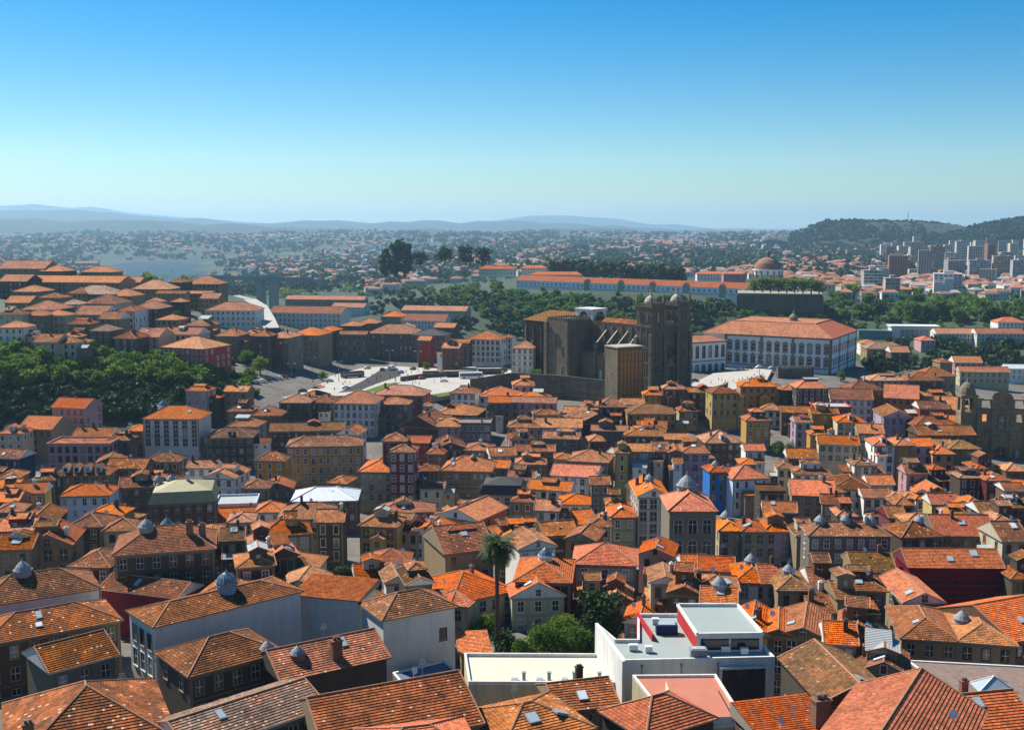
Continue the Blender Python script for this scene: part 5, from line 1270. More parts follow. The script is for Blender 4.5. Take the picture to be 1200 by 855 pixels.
for sx in (-1, 1):
    cx = sx * 12.6
    b = MB(); b.box(cx - 3, cx + 3, .2, 6.2, 0, 20.6)
    for ex in (-2.3, 2.3):
        for ey in (.9, 5.5): b.box(cx + ex - .7, cx + ex + .7, ey - .7, ey + .7, 20.6, 26.4)
    b.box(cx - 3.3, cx + 3.3, -.1, 6.5, 26.4, 27.4); b.box(cx - 3.2, cx + 3.2, 0, 6.4, 20.2, 20.9)
    tw = obj("bell_tower", b, [STONE_W], gr)
    d_ = MB(); d_.lathe([(3.2, 27.4), (3.1, 28.6), (2.6, 30.2), (1.6, 31.6), (.6, 32.2), (.4, 33), (.1, 34.2)], cx, 3.2, 12); obj("dome", d_, [WALL['s']], tw)
    d_ = MB(); d_.lathe([(0.05, 25.2), (.5, 25), (.7, 23.8), (1.0, 23.2)], cx, 3.2, 10); obj("bell", d_, [IRON], tw)
b = MB(); b.box(-9, 9, 1.7, 40, 0, 14); bd = obj("nave", b, [STONE_W], gr)
rb = MB(); rb2 = roof_shape(rb, 'gaf', 18, 38, 14, rad(18), False, .3); o = obj("roof", rb, [ROOF['p'], RIDGE, STONE_W], bd, (0, 2.2, 0.02))

# ------------------------------------------------------------------ apartment towers and blocks across the river
def block(name, x0, x1, yt, yb, wall, label, yaw=0, dep=16, far=None, band='w', fl=None, cat="apartment block", steps=None):
    p = hit((x0 + x1) / 2, yb, 0, near=900) if not far else at((x0 + x1) / 2, yb, far)
    Y = p.y
    w = (x1 - x0) * Y / F * .86
    h = (yb - yt) * Y / F * 1.01
    r = root(name, (p.x, p.y, p.z), rad(yaw), label, cat, "apartment buildings across the river")
    b = MB(); b.box(-w / 2, w / 2, 0, dep, -10, h); b.box(-w / 2 - .4, w / 2 + .4, -.4, dep + .4, h, h + 1.0)
    b.box(-w * .15, w * .2, dep * .3, dep * .7, h + 1, h + 4)
    if steps:
        for k, (a, c_, hh_) in enumerate(steps): b.box(-w / 2 + a * w, -w / 2 + c_ * w, -6 - k * 2, .0, -10, hh_ * h)
    obj("wall", b, [wall], r)
    fl = fl or max(3, int(h / 3.2)); n = max(2, int(w / 4.5))
    for side, fm, wd in (('front', Matrix.Identity(4), w), ('left' if p.x > 0 and yaw > -8 else 'right', None, dep)):
        if fm is None: fm = FACE[side](w, dep)
        nn = n if wd == w else max(1, int(dep / 6))
        m = MB()
        for s in range(fl):
            z = (s + .35) / fl * h
            for k in range(nn):
                x = (k + .5) / nn * wd - wd / 2
                if wd == w and band != 'n':
                    o = link("window", PANE['w'], r); o.matrix_local = fm @ Matrix.Translation((x, 0, z)) @ Matrix.Diagonal((wd / nn * .62, 3, h / fl * .5, 1))
        if band == 'b' and wd == w:
            for s in range(fl): m.box(-wd / 2, wd / 2, -1.1, -.08, s / fl * h, (s + .28) / fl * h)
            o = obj("balcony_band", m, [WHITE], r)
    return r
AP = plaster("concrete_beige", (0.44, 0.37, 0.28), .3); AW = plaster("concrete_white", (0.62, 0.60, 0.56), .3); AB = plaster("concrete_brown", (0.30, 0.22, 0.15), .3); AG = plaster("concrete_grey", (0.33, 0.33, 0.32), .3)
block("apartment_tower", 1067, 1082, 285, 318, AP, "tall beige slab tower, widest of the far high rises", -20)
block("apartment_tower", 1079, 1090, 291, 318, AP, "paler beige tower joined to the dark brown towers", -20)
block("apartment_tower", 1088, 1107, 290, 319, AB, "dark brown twin tower in the middle of the high rises", -15)
block("apartment_tower", 1119, 1135, 284, 314, AG, "grey banded high rise right of the brown towers", -8, band='b')
block("apartment_tower", 1092, 1128, 322, 349, AW, "white stepped apartment block in front of the high rises", -18, dep=20, steps=[(0, .35, .7), (.35, .7, .85)])
block("apartment_tower", 1010, 1035, 318, 346, AG, "dark office block with pale horizontal bands", -6, band='b')
block("apartment_tower", 1036, 1055, 327, 351, AP, "low beige block beside the dark banded office", -10)
block("apartment_tower", 1031, 1044, 287, 305, AW, "white block far left of the high rises", -8)
block("apartment_tower", 1044, 1056, 285, 306, AB, "brick coloured block next to the far white block", -8)
block("apartment_tower", 990, 1028, 293, 303, AB, "long low brownish block far behind the garden", -4)
block("apartment_tower", 1162, 1184, 301, 331, AP, "beige high rise near the right edge", -14)
block("apartment_tower", 1185, 1206, 306, 332, AG, "bluish grey high rise at the right edge", -10)
block("apartment_tower", 1134, 1161, 306, 331, AG, "broad grey apartment block before the beige high rise", -12)
block("apartment_tower", 1106, 1120, 297, 316, AW, "slim pale tower between the brown and grey high rises", -10)
block("apartment_tower", 1137, 1151, 285, 303, AW, "distant white tower on the slope of the wooded hill", -8)
block("apartment_tower", 1060, 1070, 300, 318, AW, "narrow white block left of the beige slab tower", -8)
block("apartment_tower", 1150, 1166, 291, 304, AP, "distant beige block under the wooded hill, second from the white tower", -8)
block("apartment_tower", 1172, 1186, 288, 302, AW, "distant pale block under the right hill", -8)
# angular white station below the garden
p = hit(1072, 396, 0, near=800)
st = root("station_building", (p.x, p.y, p.z - 6), rad(-6), "angular white and glass building under the garden terrace", "station")
b = MB(); b.box(-19, 19, 0, 14, -6, 15); b.box(-20, 20, -1.5, 14.5, 15, 16.2); obj("wall", b, [AW], st)
b = MB(); b.box(-12, 15, -.12, 0, 3, 13); gl_ = obj("window", b, [GLASS], st)
b = MB()
for k in range(8): b.box(-12 + k * 3.8, -11.7 + k * 3.8, -.3, -.121, 3, 13)
obj("frame", b, [FRAME_W], gl_)
b = MB(); b.prism([(-45, 2), (-19.2, -3), (-19.2, 14), (-45, 14)], -6, 12); obj("glass_hall", b, [plaster("green_glass", (0.12, 0.2, 0.18), .3, .3)], st)
# ------------------------------------------------------------------ terrain, water, hills
def terrain():
    angs = np.radians(np.linspace(-62, 62, 150))
    Rs = np.concatenate([np.linspace(-60, 60, 5)[:0], np.exp(np.linspace(math.log(25), math.log(45000), 210))])
    v = []; f = []
    na = len(angs)
    for R in Rs:
        for a in angs:
            X, Y = R * math.sin(a) / max(math.cos(a), .3) * 1.0, R
            v.append((X, Y, ground(X, Y)))
    for i in range(len(Rs) - 1):
        for j in range(na - 1):
            k = i * na + j
            f.append((k, k + 1, k + na + 1, k + na))
    k = len(v)
    v += [(-80, -60, 80), (80, -60, 80), (v[na - 1][0], 25, 80), (v[0][0], 25, 80)]
    me = bpy.data.meshes.new("terrain"); me.from_pydata(v, [], f); me.update()
    m, t, b = new_mat("ground")
    geo = N(t, "ShaderNodeNewGeometry")
    sp = N(t, "ShaderNodeSeparateXYZ"); t.links.new(geo.outputs["Position"], sp.inputs[0])
    far = ramp(t, sp.outputs[1], 560, 760)
    fields = noise(t, geo.outputs["Position"], .004, 6, .65)
    g1 = mixc(t, ramp(t, fields, .4, .62), (0.016, 0.035, 0.012), (0.045, 0.06, 0.024))
    g1 = mixc(t, mth(t, 'MULTIPLY', ramp(t, noise(t, geo.outputs["Position"], .02, 5, .7), .5, .7), .6), g1, (0.03, 0.05, 0.018))
    town = mixc(t, ramp(t, noise(t, geo.outputs["Position"], .15, 4, .6), .35, .7), (0.10, 0.09, 0.075), (0.17, 0.15, 0.12))
    cliff = mth(t, 'MULTIPLY', mth(t, 'LESS_THAN', mth(t, 'ADD', sp.outputs[0], mth(t, 'MULTIPLY', sp.outputs[1], .23)), -12), mth(t, 'MULTIPLY', mth(t, 'GREATER_THAN', sp.outputs[1], 425), mth(t, 'LESS_THAN', sp.outputs[1], 512)))
    c = mixc(t, mth(t, 'MAXIMUM', far, cliff), town, g1)
    t.links.new(c, b.inputs["Base Color"]); b.inputs["Roughness"].default_value = 1
    me.materials.append(m)
    for p in me.polygons: p.use_smooth = True
    kind(link("ground", me), "structure")
terrain()
wm, wt, wb = new_mat("river_water")
wb.inputs["Base Color"].default_value = (0.03, 0.06, 0.08, 1); wb.inputs["Roughness"].default_value = .9; wb.inputs["Specular IOR Level"].default_value = .05
bp = N(wt, "ShaderNodeBump"); bp.inputs["Strength"].default_value = .6
geo = N(wt, "ShaderNodeNewGeometry"); wt.links.new(noise(wt, geo.outputs["Position"], .08, 4), bp.inputs["Height"]); wt.links.new(bp.outputs[0], wb.inputs["Normal"])
b = MB(); b.poly([(-3200, 2300, 5), (100, 2300, 5), (200, 4700, 5), (-3600, 4700, 5)])
kind(obj("river", b, [wm]), "structure")

def ridge_hill(name, pts, Y, base, depth, mat, rough=.02):
    """a hill whose skyline runs through photo points, standing Y metres away"""
    xs = [p[0] for p in pts]; ys = [p[1] for p in pts]
    v, f = [], []
    n = 90; rows = 9
    for i in range(n + 1):
        x = xs[0] + (xs[-1] - xs[0]) * i / n
        y = float(np.interp(x, xs, ys)) + rough * 20 * hnoise(x * .05, Y * .001) + rough * 8 * hnoise(x * .21, Y)
        top = at(x, y, Y).z
        for j in range(rows):
            t_ = j / (rows - 1)                       # 0 front foot, .5 crest, 1 back foot
            s = math.sin(math.pi * t_)
            yy = Y + (t_ - .5) * 2 * depth
            wob = 1 + .12 * hnoise(i * .35 + j, j * 1.3) * (1 if t_ != .5 else 0)
            v.append(((x - 600) / F * (Y / math.cos(PITCH)) * 1.0, yy, base + (top - base) * s ** 1.1 * min(wob, 1.0)))
    for i in range(n):
        for j in range(rows - 1):
            k = i * rows + j
            f.append((k, k + rows, k + rows + 1, k + 1))
    me = bpy.data.meshes.new(name); me.from_pydata(v, [], f); me.update(); me.materials.append(mat)
    for p in me.polygons: p.use_smooth = True
    return kind(link(name, me), "structure")
HM, ht, hb = new_mat("hill_woods")
geo = N(ht, "ShaderNodeNewGeometry")
c = mixc(ht, ramp(ht, noise(ht, geo.outputs["Position"], .006, 6, .7), .35, .7), (0.010, 0.022, 0.009), (0.024, 0.036, 0.014))
ht.links.new(c, hb.inputs["Base Color"]); hb.inputs["Roughness"].default_value = 1
ridge_hill("mountains", [(-900, 244), (-60, 244), (40, 240), (110, 243), (180, 251), (250, 257), (330, 262), (450, 264), (560, 262), (620, 252), (700, 254), (760, 262), (830, 267), (1000, 270)], 24000, 60, 3500, HM, .09)
ridge_hill("mountains", [(-900, 250), (-60, 248), (40, 246), (120, 247), (170, 252), (220, 258), (240, 256), (300, 262), (380, 258), (440, 261), (500, 258), (540, 261), (600, 258), (700, 264), (800, 269), (900, 272)], 15000, 80, 2500, HM, .13)
ridge_hill("mountains", [(-800, 262), (-50, 257), (20, 255), (70, 259), (110, 261), (150, 257), (190, 259), (240, 264), (290, 262), (340, 267), (400, 266), (440, 271), (500, 268), (560, 273), (620, 271), (680, 267), (740, 269), (800, 274), (860, 276)], 9500, 80, 1600, HM, .16)
ridge_hill("hill", [(905, 280), (935, 272), (965, 260), (1000, 258), (1040, 258), (1080, 260), (1110, 263), (1140, 269), (1160, 277)], 4300, 60, 520, HM, .04)
ridge_hill("hill", [(1085, 282), (1130, 270), (1150, 264), (1180, 258), (1205, 254), (1260, 246), (1340, 250), (1500, 262), (1700, 280)], 3900, 60, 520, HM, .04)

# ------------------------------------------------------------------ square, roads, viaduct
def sheet(name, pts, zoff, mat, flat=None, thick=.0, kd="structure"):
    b = MB(); P = []
    for x, y in pts:
        P.append(atz(x, y, flat) if flat is not None else hit(x, y, zoff))
    if thick: b.prism([(p.x, p.y) for p in P], flat - thick, flat, 0)
    else: b.poly([tuple(p) for p in P])
    o = obj(name, b, [mat]); kind(o, kd); return o
sheet("square", [(296,466),(330,452),(372,444),(428,430),(468,429),(500,431),(560,433),(604,434),(640,441),(600,452),(560,456),(505,462),(470,458),(420,462),(360,466)], 0, PAVING, 65.0, 4)
sheet("road", [(448,432),(466,431),(470,440),(440,450),(420,458),(396,460),(425,446)], 0, ASPHALT, 65.006)
sheet("pavement", [(498,455),(598,437),(616,440),(540,455),(505,461)], 0, PAVING, 65.01)
sheet("pavement", [(806,452),(836,437),(880,431),(905,433),(898,446),(860,456)], 0, PAVING, 64.6, 4)
sheet("pavement", [(610,438),(640,440),(712,446),(712,456),(640,452),(618,447)], 0, PAVING, 64.8, 3)
GR = flatmat("lawn", (0.09, 0.15, 0.03), 1, 0, .3, .5)
for pts in ([(420,460),(452,449),(470,448),(448,459)], [(505,462),(540,457),(548,459),(515,465)]):
    sheet("lawn", pts, 0, GR, 65.02)
def road_strip(name, pts, zo, w, mat):
    P = [hit(x, y, zo) for x, y in pts]
    b = MB()
    for i in range(len(P) - 1):
        d = (P[i + 1] - P[i]).normalized(); n = Vector((-d.y, d.x, 0)).normalized() * w / 2
        b.poly([P[i] - n, P[i] + n, P[i + 1] + n, P[i + 1] - n])
    return kind(obj(name, b, [mat]), "structure")
road_strip("road", [(318,384),(313,372),(305,358),(292,350),(276,346)], 8, 9, PAVING)
# wall of the ramp below the square
for pts, hgt, lab in (([(470,446),(500,441),(552,438)], 4, "dark curving retaining wall of the ramp on the square"), ([(552,470),(600,458),(660,462),(712,470)], 12, "tall dark retaining wall below the cathedral terrace")):
    P = [hit(x, y, 2) for x, y in pts]
    w_ = root("retaining_wall", tuple(P[0]), 0, lab, "wall")
    b = MB()
    for i in range(len(P) - 1):
        a, c_ = P[i] - P[0], P[i + 1] - P[0]
        d = (c_ - a).normalized(); n = Vector((-d.y, d.x, 0)) * .6
        z0, z1 = -8, hgt - 2
        b.prism([(a.x, a.y), (c_.x, c_.y), (c_.x + n.x, c_.y + n.y), (a.x + n.x, a.y + n.y)], z0, z1 + .001 * i)
    obj("panel", b, [STONE_D], w_)
# viaduct
A, B = at(250, 323, 1250), at(372, 322, 1180)
vd = root("bridge", ((A.x + B.x) / 2, (A.y + B.y) / 2, A.z), math.atan2(B.y - A.y, B.x - A.x), "grey concrete bridge with a thick deck and one broad pier above the river trees", "bridge")
ln = (B - A).length; b = MB(); b.box(-ln / 2, ln / 2, -6, 6, -4, 0); b.box(-ln / 2, ln / 2, -6.3, -6.001, -1.0, 1.0); obj("deck", b, [AG], vd)
for k in (-.1, .02):
    b = MB(); b.box(ln * k * 1 - 2 + ln * .06, ln * k + 5 + ln * .06, -4, 4, -55, -4.001); obj("pier", b, [AP], vd)

# ------------------------------------------------------------------ filler houses in the gaps, lower than the rest
def obb_hit(c, w, d, rz, m):
    ux, uy = (math.cos(rz), math.sin(rz)), (-math.sin(rz), math.cos(rz))
    for q in HOUSES:
        dx, dy = c.x - q['c'].x, c.y - q['c'].y
        if dx * dx + dy * dy > ((w + d + q['w'] + q['d']) * .55 + m) ** 2: continue
        a1, b1 = (math.cos(q['rz']), math.sin(q['rz'])), (-math.sin(q['rz']), math.cos(q['rz']))
        sep = False
        for axs in (ux, uy, a1, b1):
            r1 = abs(axs[0] * ux[0] + axs[1] * ux[1]) * w / 2 + abs(axs[0] * uy[0] + axs[1] * uy[1]) * d / 2
            r2 = abs(axs[0] * a1[0] + axs[1] * a1[1]) * q['w'] / 2 + abs(axs[0] * b1[0] + axs[1] * b1[1]) * q['d'] / 2
            if abs(dx * axs[0] + dy * axs[1]) > r1 + r2 + m: sep = True; break
        if not sep: return True
    return False
KEEP_OUT = [(1028, 1056, 590, 760), (735, 910, 700, 855), (545, 740, 705, 830), (560, 600, 560, 735), (1060, 1200, 760, 855), (296, 640, 425, 466), (610, 720, 425, 480), (800, 910, 425, 456), (0, 245, 390, 490), (385, 430, 660, 700)]
nf, tries = 0, 0
RF = random.Random(11)
while nf < FILL and tries < 6000:
    tries += 1
    x, y = RF.uniform(-10, 1210), RF.uniform(455, 800)
    if x < 250 and y < 500: continue
    if any(a < x < b_ and c_ < y < d_ for a, b_, c_, d_ in KEEP_OUT): continue
    p = hit(x, y, 7)
    w, d = RF.uniform(6, 12), RF.uniform(7, 11)
    rz = rad(RF.choice((-14, -8, -4, 0, 6, 12, 18)))
    if obb_hit(Vector((p.x, p.y)), w, d, rz, -0.8): continue
    ex, ey = Vector((math.cos(rz), math.sin(rz))) * w / 2, Vector((-math.sin(rz), math.cos(rz))) * d / 2
    c0 = Vector((p.x, p.y))
    zt = ground(p.x, p.y) + RF.uniform(6.5, 9.0)
    house(c0 - ex - ey, c0 + ex - ey, zt, d, RF.choice('bgdmcwmd'), RF.choice(('hip', 'hip', 'gab', 'gaf')), RF.choice('bpodmob'), storeys=2)
    nf += 1

# the town goes on past both edges of the picture
ne, tries = 0, 0
while ne < 70 and tries < 3000:
    tries += 1
    left = RF.random() < .4
    x, y = (RF.uniform(-190, -12) if left else RF.uniform(1212, 1420)), RF.uniform(470, 800)
    p = hit(x, y, 8)
    w, d = RF.uniform(8, 14), RF.uniform(8, 12)
    rz = rad(RF.choice((-14, -8, -4, 0, 6, 12)))
    if obb_hit(Vector((p.x, p.y)), w, d, rz, -0.6) or (left and y < 520): continue
    ex, ey = Vector((math.cos(rz), math.sin(rz))) * w / 2, Vector((-math.sin(rz), math.cos(rz))) * d / 2
    c0 = Vector((p.x, p.y))
    if min(px((*(c0 + sx * ex + sy * ey), p.z))[0] for sx in (-1, 1) for sy in (-1, 1)) < 1203 and max(px((*(c0 + sx * ex + sy * ey), p.z))[0] for sx in (-1, 1) for sy in (-1, 1)) > -3: continue
    house(c0 - ex - ey, c0 + ex - ey, ground(p.x, p.y) + RF.uniform(8, 12), d, RF.choice('bgdmcw'), RF.choice(('hip', 'hip', 'gab')), RF.choice('bpodm'), storeys=2)
    HOUSES[-1]['edge'] = True
    ne += 1

# ------------------------------------------------------------------ trees
def leaves(centres, radii, n, size, squash=1.0, rng=RNG, shell=.55):
    """leaf sized quads through a set of lobes -> verts (4n,3)"""
    c = np.asarray(centres, float); r = np.asarray(radii, float)
    pr = r ** 2 / (r ** 2).sum()
    k = rng.choice(len(c), n, p=pr)
    d = rng.normal(size=(n, 3)); d /= np.linalg.norm(d, axis=1)[:, None]
    rr = (shell + (1 - shell) * rng.random(n) ** .6) * (1 + .18 * rng.normal(size=n))
    P = c[k] + d * (r[k] * rr)[:, None] * np.array([1, 1, squash])
    a = rng.normal(size=(n, 3)) + d * .6; a /= np.linalg.norm(a, axis=1)[:, None]
    b = np.cross(a, rng.normal(size=(n, 3))); b /= np.linalg.norm(b, axis=1)[:, None]
    e = np.cross(a, b)
    s = size * (.6 + .8 * rng.random(n))[:, None]
    return np.stack([P - b * s - e * s * .7, P + b * s - e * s * .7, P + b * s * .8 + e * s * .7, P - b * s * .8 + e * s * .7], 1).reshape(-1, 3)
def quads_mesh(name, V, mats, mi=None):
    n = len(V) // 4
    me = bpy.data.meshes.new(name)
    me.vertices.add(len(V)); me.vertices.foreach_set("co", np.ascontiguousarray(V, np.float32).ravel())
    me.loops.add(4 * n); me.loops.foreach_set("vertex_index", np.arange(4 * n, dtype=np.int32))
    me.polygons.add(n); me.polygons.foreach_set("loop_start", np.arange(0, 4 * n, 4, dtype=np.int32))
    for m in mats: me.materials.append(m)
    if mi is not None: me.polygons.foreach_set("material_index", np.asarray(mi, np.int32))
    me.update(calc_edges=True)
    return me
def lobes(kind_, rng):
    c, r = [], []
    if kind_ == 'broad':
        for i in range(18):
            a = rng.uniform(0, 6.28); z = rng.uniform(.2, .86); q = rng.uniform(.05, .34) * math.sqrt(max(.15, 1 - ((z - .5) / .45) ** 2))
            c.append((q * math.cos(a), q * math.sin(a), z)); r.append(rng.uniform(.12, .2))
    elif kind_ == 'tall':
        for i in range(14):
            z = .12 + .82 * i / 13; q = .14 * (1 - abs(z - .45)); a = rng.uniform(0, 6.28)
            c.append((q * math.cos(a), q * math.sin(a), z)); r.append(rng.uniform(.08, .14))
    elif kind_ == 'bush':
        for i in range(7):
            a = rng.uniform(0, 6.28); q = rng.uniform(0, .4); c.append((q * math.cos(a), q * math.sin(a), rng.uniform(.15, .6))); r.append(rng.uniform(.2, .36))
    return c, r
PROTO = {}
def proto(kind_, mat, n, size, seed):
    key = (kind_, mat.name, n, size, seed)
    if key not in PROTO:
        rng = np.random.default_rng(seed)
        c, r = lobes(kind_, rng)
        cr = quads_mesh("crown", leaves(c, r, n, size, rng=rng), [mat])
        tm = MB()
        if kind_ != 'bush':
            tm.tube([(0, 0, -.06), (.01, 0, .15), (0, .01, .4), (.01, .01, .62)], [.04, .03, .022, .01], 7)
            for k in range(5):
                q = c[k * 2]; z0 = .25 + .05 * k
                tm.tube([(0, 0, z0), (q[0] * .5, q[1] * .5, (z0 + q[2]) / 2 + .02), (q[0] * .85, q[1] * .85, q[2])], [.016, .011, .004], 5)
        else:
            tm.tube([(0, 0, -.05), (0, 0, .4)], [.05, .02], 6)
        PROTO[key] = (cr, tm.mesh("trunk", [BARK]))
    return PROTO[key]
def tree(p, hgt, kind_, mat, label, group, n=900, size=.03, seed=0, wid=1.0, cat="tree", name=None):
    cr, tr = proto(kind_, mat, n, size, seed % 4)
    o = root(name or ("shrub" if kind_ == 'bush' else "tree"), tuple(p), (seed * 1.7) % 6.28, label, cat, group)
    o.scale = (hgt * wid, hgt * wid, hgt)
    link("trunk", tr, o); link("crown", cr, o)
    return o
# garden behind the cream roof
gd = [(706,745,10,'broad',L_DARK,"tallest dense round tree of the walled garden"),(660,750,6,'broad',L_LIGHT,"loose pale tree at the garden's left side beside the villa steps"),(640,764,6.5,'broad',L_MID,"mid green garden tree behind the cream flat roof's left end"),
      (672,766,6.5,'broad',L_MID,"leafy garden tree behind the middle of the cream flat roof"),(690,768,5,'broad',L_DARK,"dark garden tree touching the modern building's white side wall"),(612,762,4.5,'bush',L_MID,"low garden shrub between palm and garden trees"),
      (565,732,4,'bush',L_BUSH,"green shrub at the foot of the cream villa left of the palm"),(590,755,4.5,'bush',L_DARK,"dark shrub directly below the palm trunk"),(628,748,3.5,'bush',L_LIGHT,"pale flowering shrub in front of the curved gable"),(740,738,3.5,'bush',L_BUSH,"small shrub beside the red wall of the modern building"),
      (402,685,6,'broad',L_DARK,"dark green tree in the yard left of the small orange roof"),(450,702,3.5,'bush',L_LIGHT,"bright round shrub behind the white block house roof"),(418,690,4,'bush',L_DARK,"dark shrub beside the dark yard tree")]
for i, (x, y, hg, k, m, lab) in enumerate(gd):
    p = hit(x, y, 1.5); p.z = ground(p.x, p.y)
    tree(p, hg, k, m, lab, None, 4200 if hg > 5 else 2200, .018 if hg > 5 else .03, i, 1.15 if k != 'bush' else 1.1)
# palm
p = atz(582, 764, 72)
pr_ = root("palm_tree", tuple(p), 0, "tall palm tree with a round drooping crown above the garden", "palm")
b = MB(); PHH = 17.3
b.tube([(0, 0, -2), (.05, 0, 3), (.1, 0, 8), (.05, .05, PHH)], [.42, .33, .30, .38], 9); b.tube([(.05, .05, PHH - 1.2), (.05, .05, PHH), (.05, .05, PHH + .6)], [.4, .62, .3], 8)
obj("trunk", b, [BARK], pr_)
b = MB(); rg = random.Random(4)
for i in range(130):
    a = rg.uniform(0, 6.28); el = rg.uniform(-.7, 1.25); L_ = rg.uniform(3.2, 4.1)
    pts = []; x = y_ = 0; z = PHH + .2; e = el
    for s in range(7):
        pts.append(Vector((.05 + math.cos(a) * x, .05 + math.sin(a) * x, z))); x += math.cos(e) * L_ / 6; z += math.sin(e) * L_ / 6; e -= .24
    for s in range(6):
        u_ = (pts[s + 1] - pts[s]); sd = u_.cross(Vector((0, 0, 1)));
        if sd.length < 1e-4: continue
        sd = sd.normalized(); wq = .75 * (1 - abs(s - 2.2) / 5)
        for q in range(3):
            a0 = pts[s].lerp(pts[s + 1], q / 3); a1 = pts[s].lerp(pts[s + 1], (q + .45) / 3)
            for sg in (-1, 1): b.poly([a0, a1, a1 + sd * sg * wq + u_ * .4 - Vector((0, 0, wq * .4)), a0 + sd * sg * wq + u_ * .35 - Vector((0, 0, wq * .4))])
obj("crown", b, [L_PALM], pr_)
# single trees further out
TR = [(290,428,8,'broad',L_MID,"mid green tree by the bushy strip left of the square"),(318,430,7,'broad',L_BUSH,"round green tree under the grey stone fronts left of the square"),(262,436,7,'broad',L_DARK,"dark tree at the end of the bushy cliff by the red ridge house"),(305,438,9,'broad',L_LIGHT,"bright round tree on the left end of the square"),(628,450,8,'broad',L_MID,"tree at the foot of the cathedral terrace beside the parked cars"),(618,455,6,'broad',L_DARK,"lower dark tree left of the cathedral terrace wall"),
      (208,377,7,'broad',L_MID,"small tree between the roofs of the left ridge"),(245,380,6,'broad',L_DARK,"dark little tree beside the big white house on the left ridge"),
      (845,383,9,'broad',L_LIGHT,"green tree behind the roof of the palace wing"),(880,375,9,'broad',L_BUSH,"tree showing above the palace's left roof"),(822,384,8,'broad',L_MID,"tree between cathedral tower and palace roof"),
      (912,534,6,'broad',L_MID,"bright tree in the yard below the ochre houses"),(925,528,4,'bush',L_LIGHT,"pale shrub beside the yard tree below the ochre houses"),(873,520,5,'broad',L_DARK,"dark tree behind the brown red house, left of the yard"),
      (985,447,6,'broad',L_MID,"tree at the foot of the palace's right corner"),(1032,438,9,'broad',L_DARK,"dark tree on the slope right of the palace"),(1070,428,9,'broad',L_MID,"tree on the shaded slope below the station"),(1125,441,7,'broad',L_BUSH,"bushy tree between the low houses on the right slope")]
for i, (x, y, hg, k, m, lab) in enumerate(TR):
    p = hit(x, y, 0); tree(p, hg, k, m, lab, None, 1400, .026, i, 1.15)
# park trees on the far bank
PK = [(1000,352,19,L_LIGHT,"pale round tree at the left of the far park"),(985,356,12,L_MID,"small tree just right of the row by the retaining wall"),(1008,372,14,L_MID,"low leafy tree below the pale round park tree"),(1030,372,16,L_DARK,"dark tree before the beige block in the park"),
      (1044,378,10,L_MID,"small park tree above the station"),(1068,376,17,L_MID,"broad tree left of the park lawn"),(1084,374,15,L_BUSH,"second broad tree left of the park lawn"),(1097,372,20,L_MID,"tallest rounded tree of the park"),
      (1112,374,15,L_BUSH,"tree just right of the tallest park tree"),(1122,378,13,L_MID,"low spreading tree on the park lawn"),(1160,378,15,L_DARK,"dark isolated tree at the right of the park lawn"),(1172,378,13,L_DARK,"dark tree paired with the isolated park tree"),
      (1075,362,15,L_DARK,"reddish dark tree behind the park"),(1018,360,14,L_MID,"tree between the pale park tree and the office block")]
for i, (x, y, hg, m, lab) in enumerate(PK):
    p = hit(x, y, 0, near=850); tree(p, hg, 'broad', m, lab, "trees of the far park", 1200, .034, i, 1.5)
for i in range(9):
    p = at(884 + i * 9.5, 341 + .3 * i, 1000 - 2 * i); tree(p, 12 + (i * 7 % 5) * .6, 'broad', L_LIGHT, "pale green tree in the clipped row on the high retaining wall", "tree row on the retaining wall", 600, .04, i, 1.25)
for i in range(14):
    x = 652 + i * 11; p = at(x, 324 + i * .75, 1330 - i * 8); tree(p, 20 + (i * 5 % 4), 'broad', L_DARK, "dark dense tree in the long row behind the monastery", "dark tree row behind the monastery", 700, .045, i, 1.3)
BG = [(465,316,36,'tall',"tallest pine standing over the wooded slope"),(452,316,28,'tall',"pointed pine just left of the tallest pine"),(475,316,33,'tall',"pine touching the tallest pine's right side"),(521,304,21,'broad',"dark round tree right of the pines on the skyline of the slope"),(546,304,22,'broad',"dark round tree on the terrace, second right of the pines"),
      (566,305,21,'broad',"dark round tree beside the far white monastery house"),(492,306,17,'broad',"low dark tree between the pines and the round trees")]
for i, (x, y, hg, k, lab) in enumerate(BG):
    p = at(x, y + 6, 1240); tree(p, hg, k, L_DARK, lab, None, 1100, .035, i, 1.15 if k == 'tall' else 1.25)

# ------------------------------------------------------------------ masses of green nobody could count
def mass(name, spots, mat, rng, size, per, squash=.8):
    c = [(p.x, p.y, p.z + h_ * .45) for p, h_ in spots]; r = [h_ * .55 for p, h_ in spots]
    # each clump is broken into smaller lobes
    C, R_ = [], []
    for (x, y, z), q in zip(c, r):
        for k in range(4):
            C.append((x + rng.normal() * q * .55, y + rng.normal() * q * .55, z + rng.normal() * q * .3)); R_.append(q * rng.uniform(.4, .75))
    V = leaves(C, R_, per * len(spots), size, squash, rng, .5)
    return kind(link(name, quads_mesh(name, V, [mat])), "stuff")
rng = np.random.default_rng(3)
def region(x0, x1, y0f, y1f, n, h0, h1, near=60, lift=0):
    out = []
    for i in range(n):
        x = rng.uniform(x0, x1); y = rng.uniform(y0f(x), y1f(x))
        p = hit(x, y, lift, near); out.append((p, rng.uniform(h0, h1)))
    return out
itp = lambda *pts: (lambda x: float(np.interp(x, [p[0] for p in pts], [p[1] for p in pts])))
mass("undergrowth", region(-30, 245, itp((-30,412),(60,408),(110,404),(140,402),(180,412),(200,432),(245,440)), itp((-30,455),(60,455),(120,452),(180,455),(245,455)), 190, 4, 9), L_BUSH, rng, .5, 420)
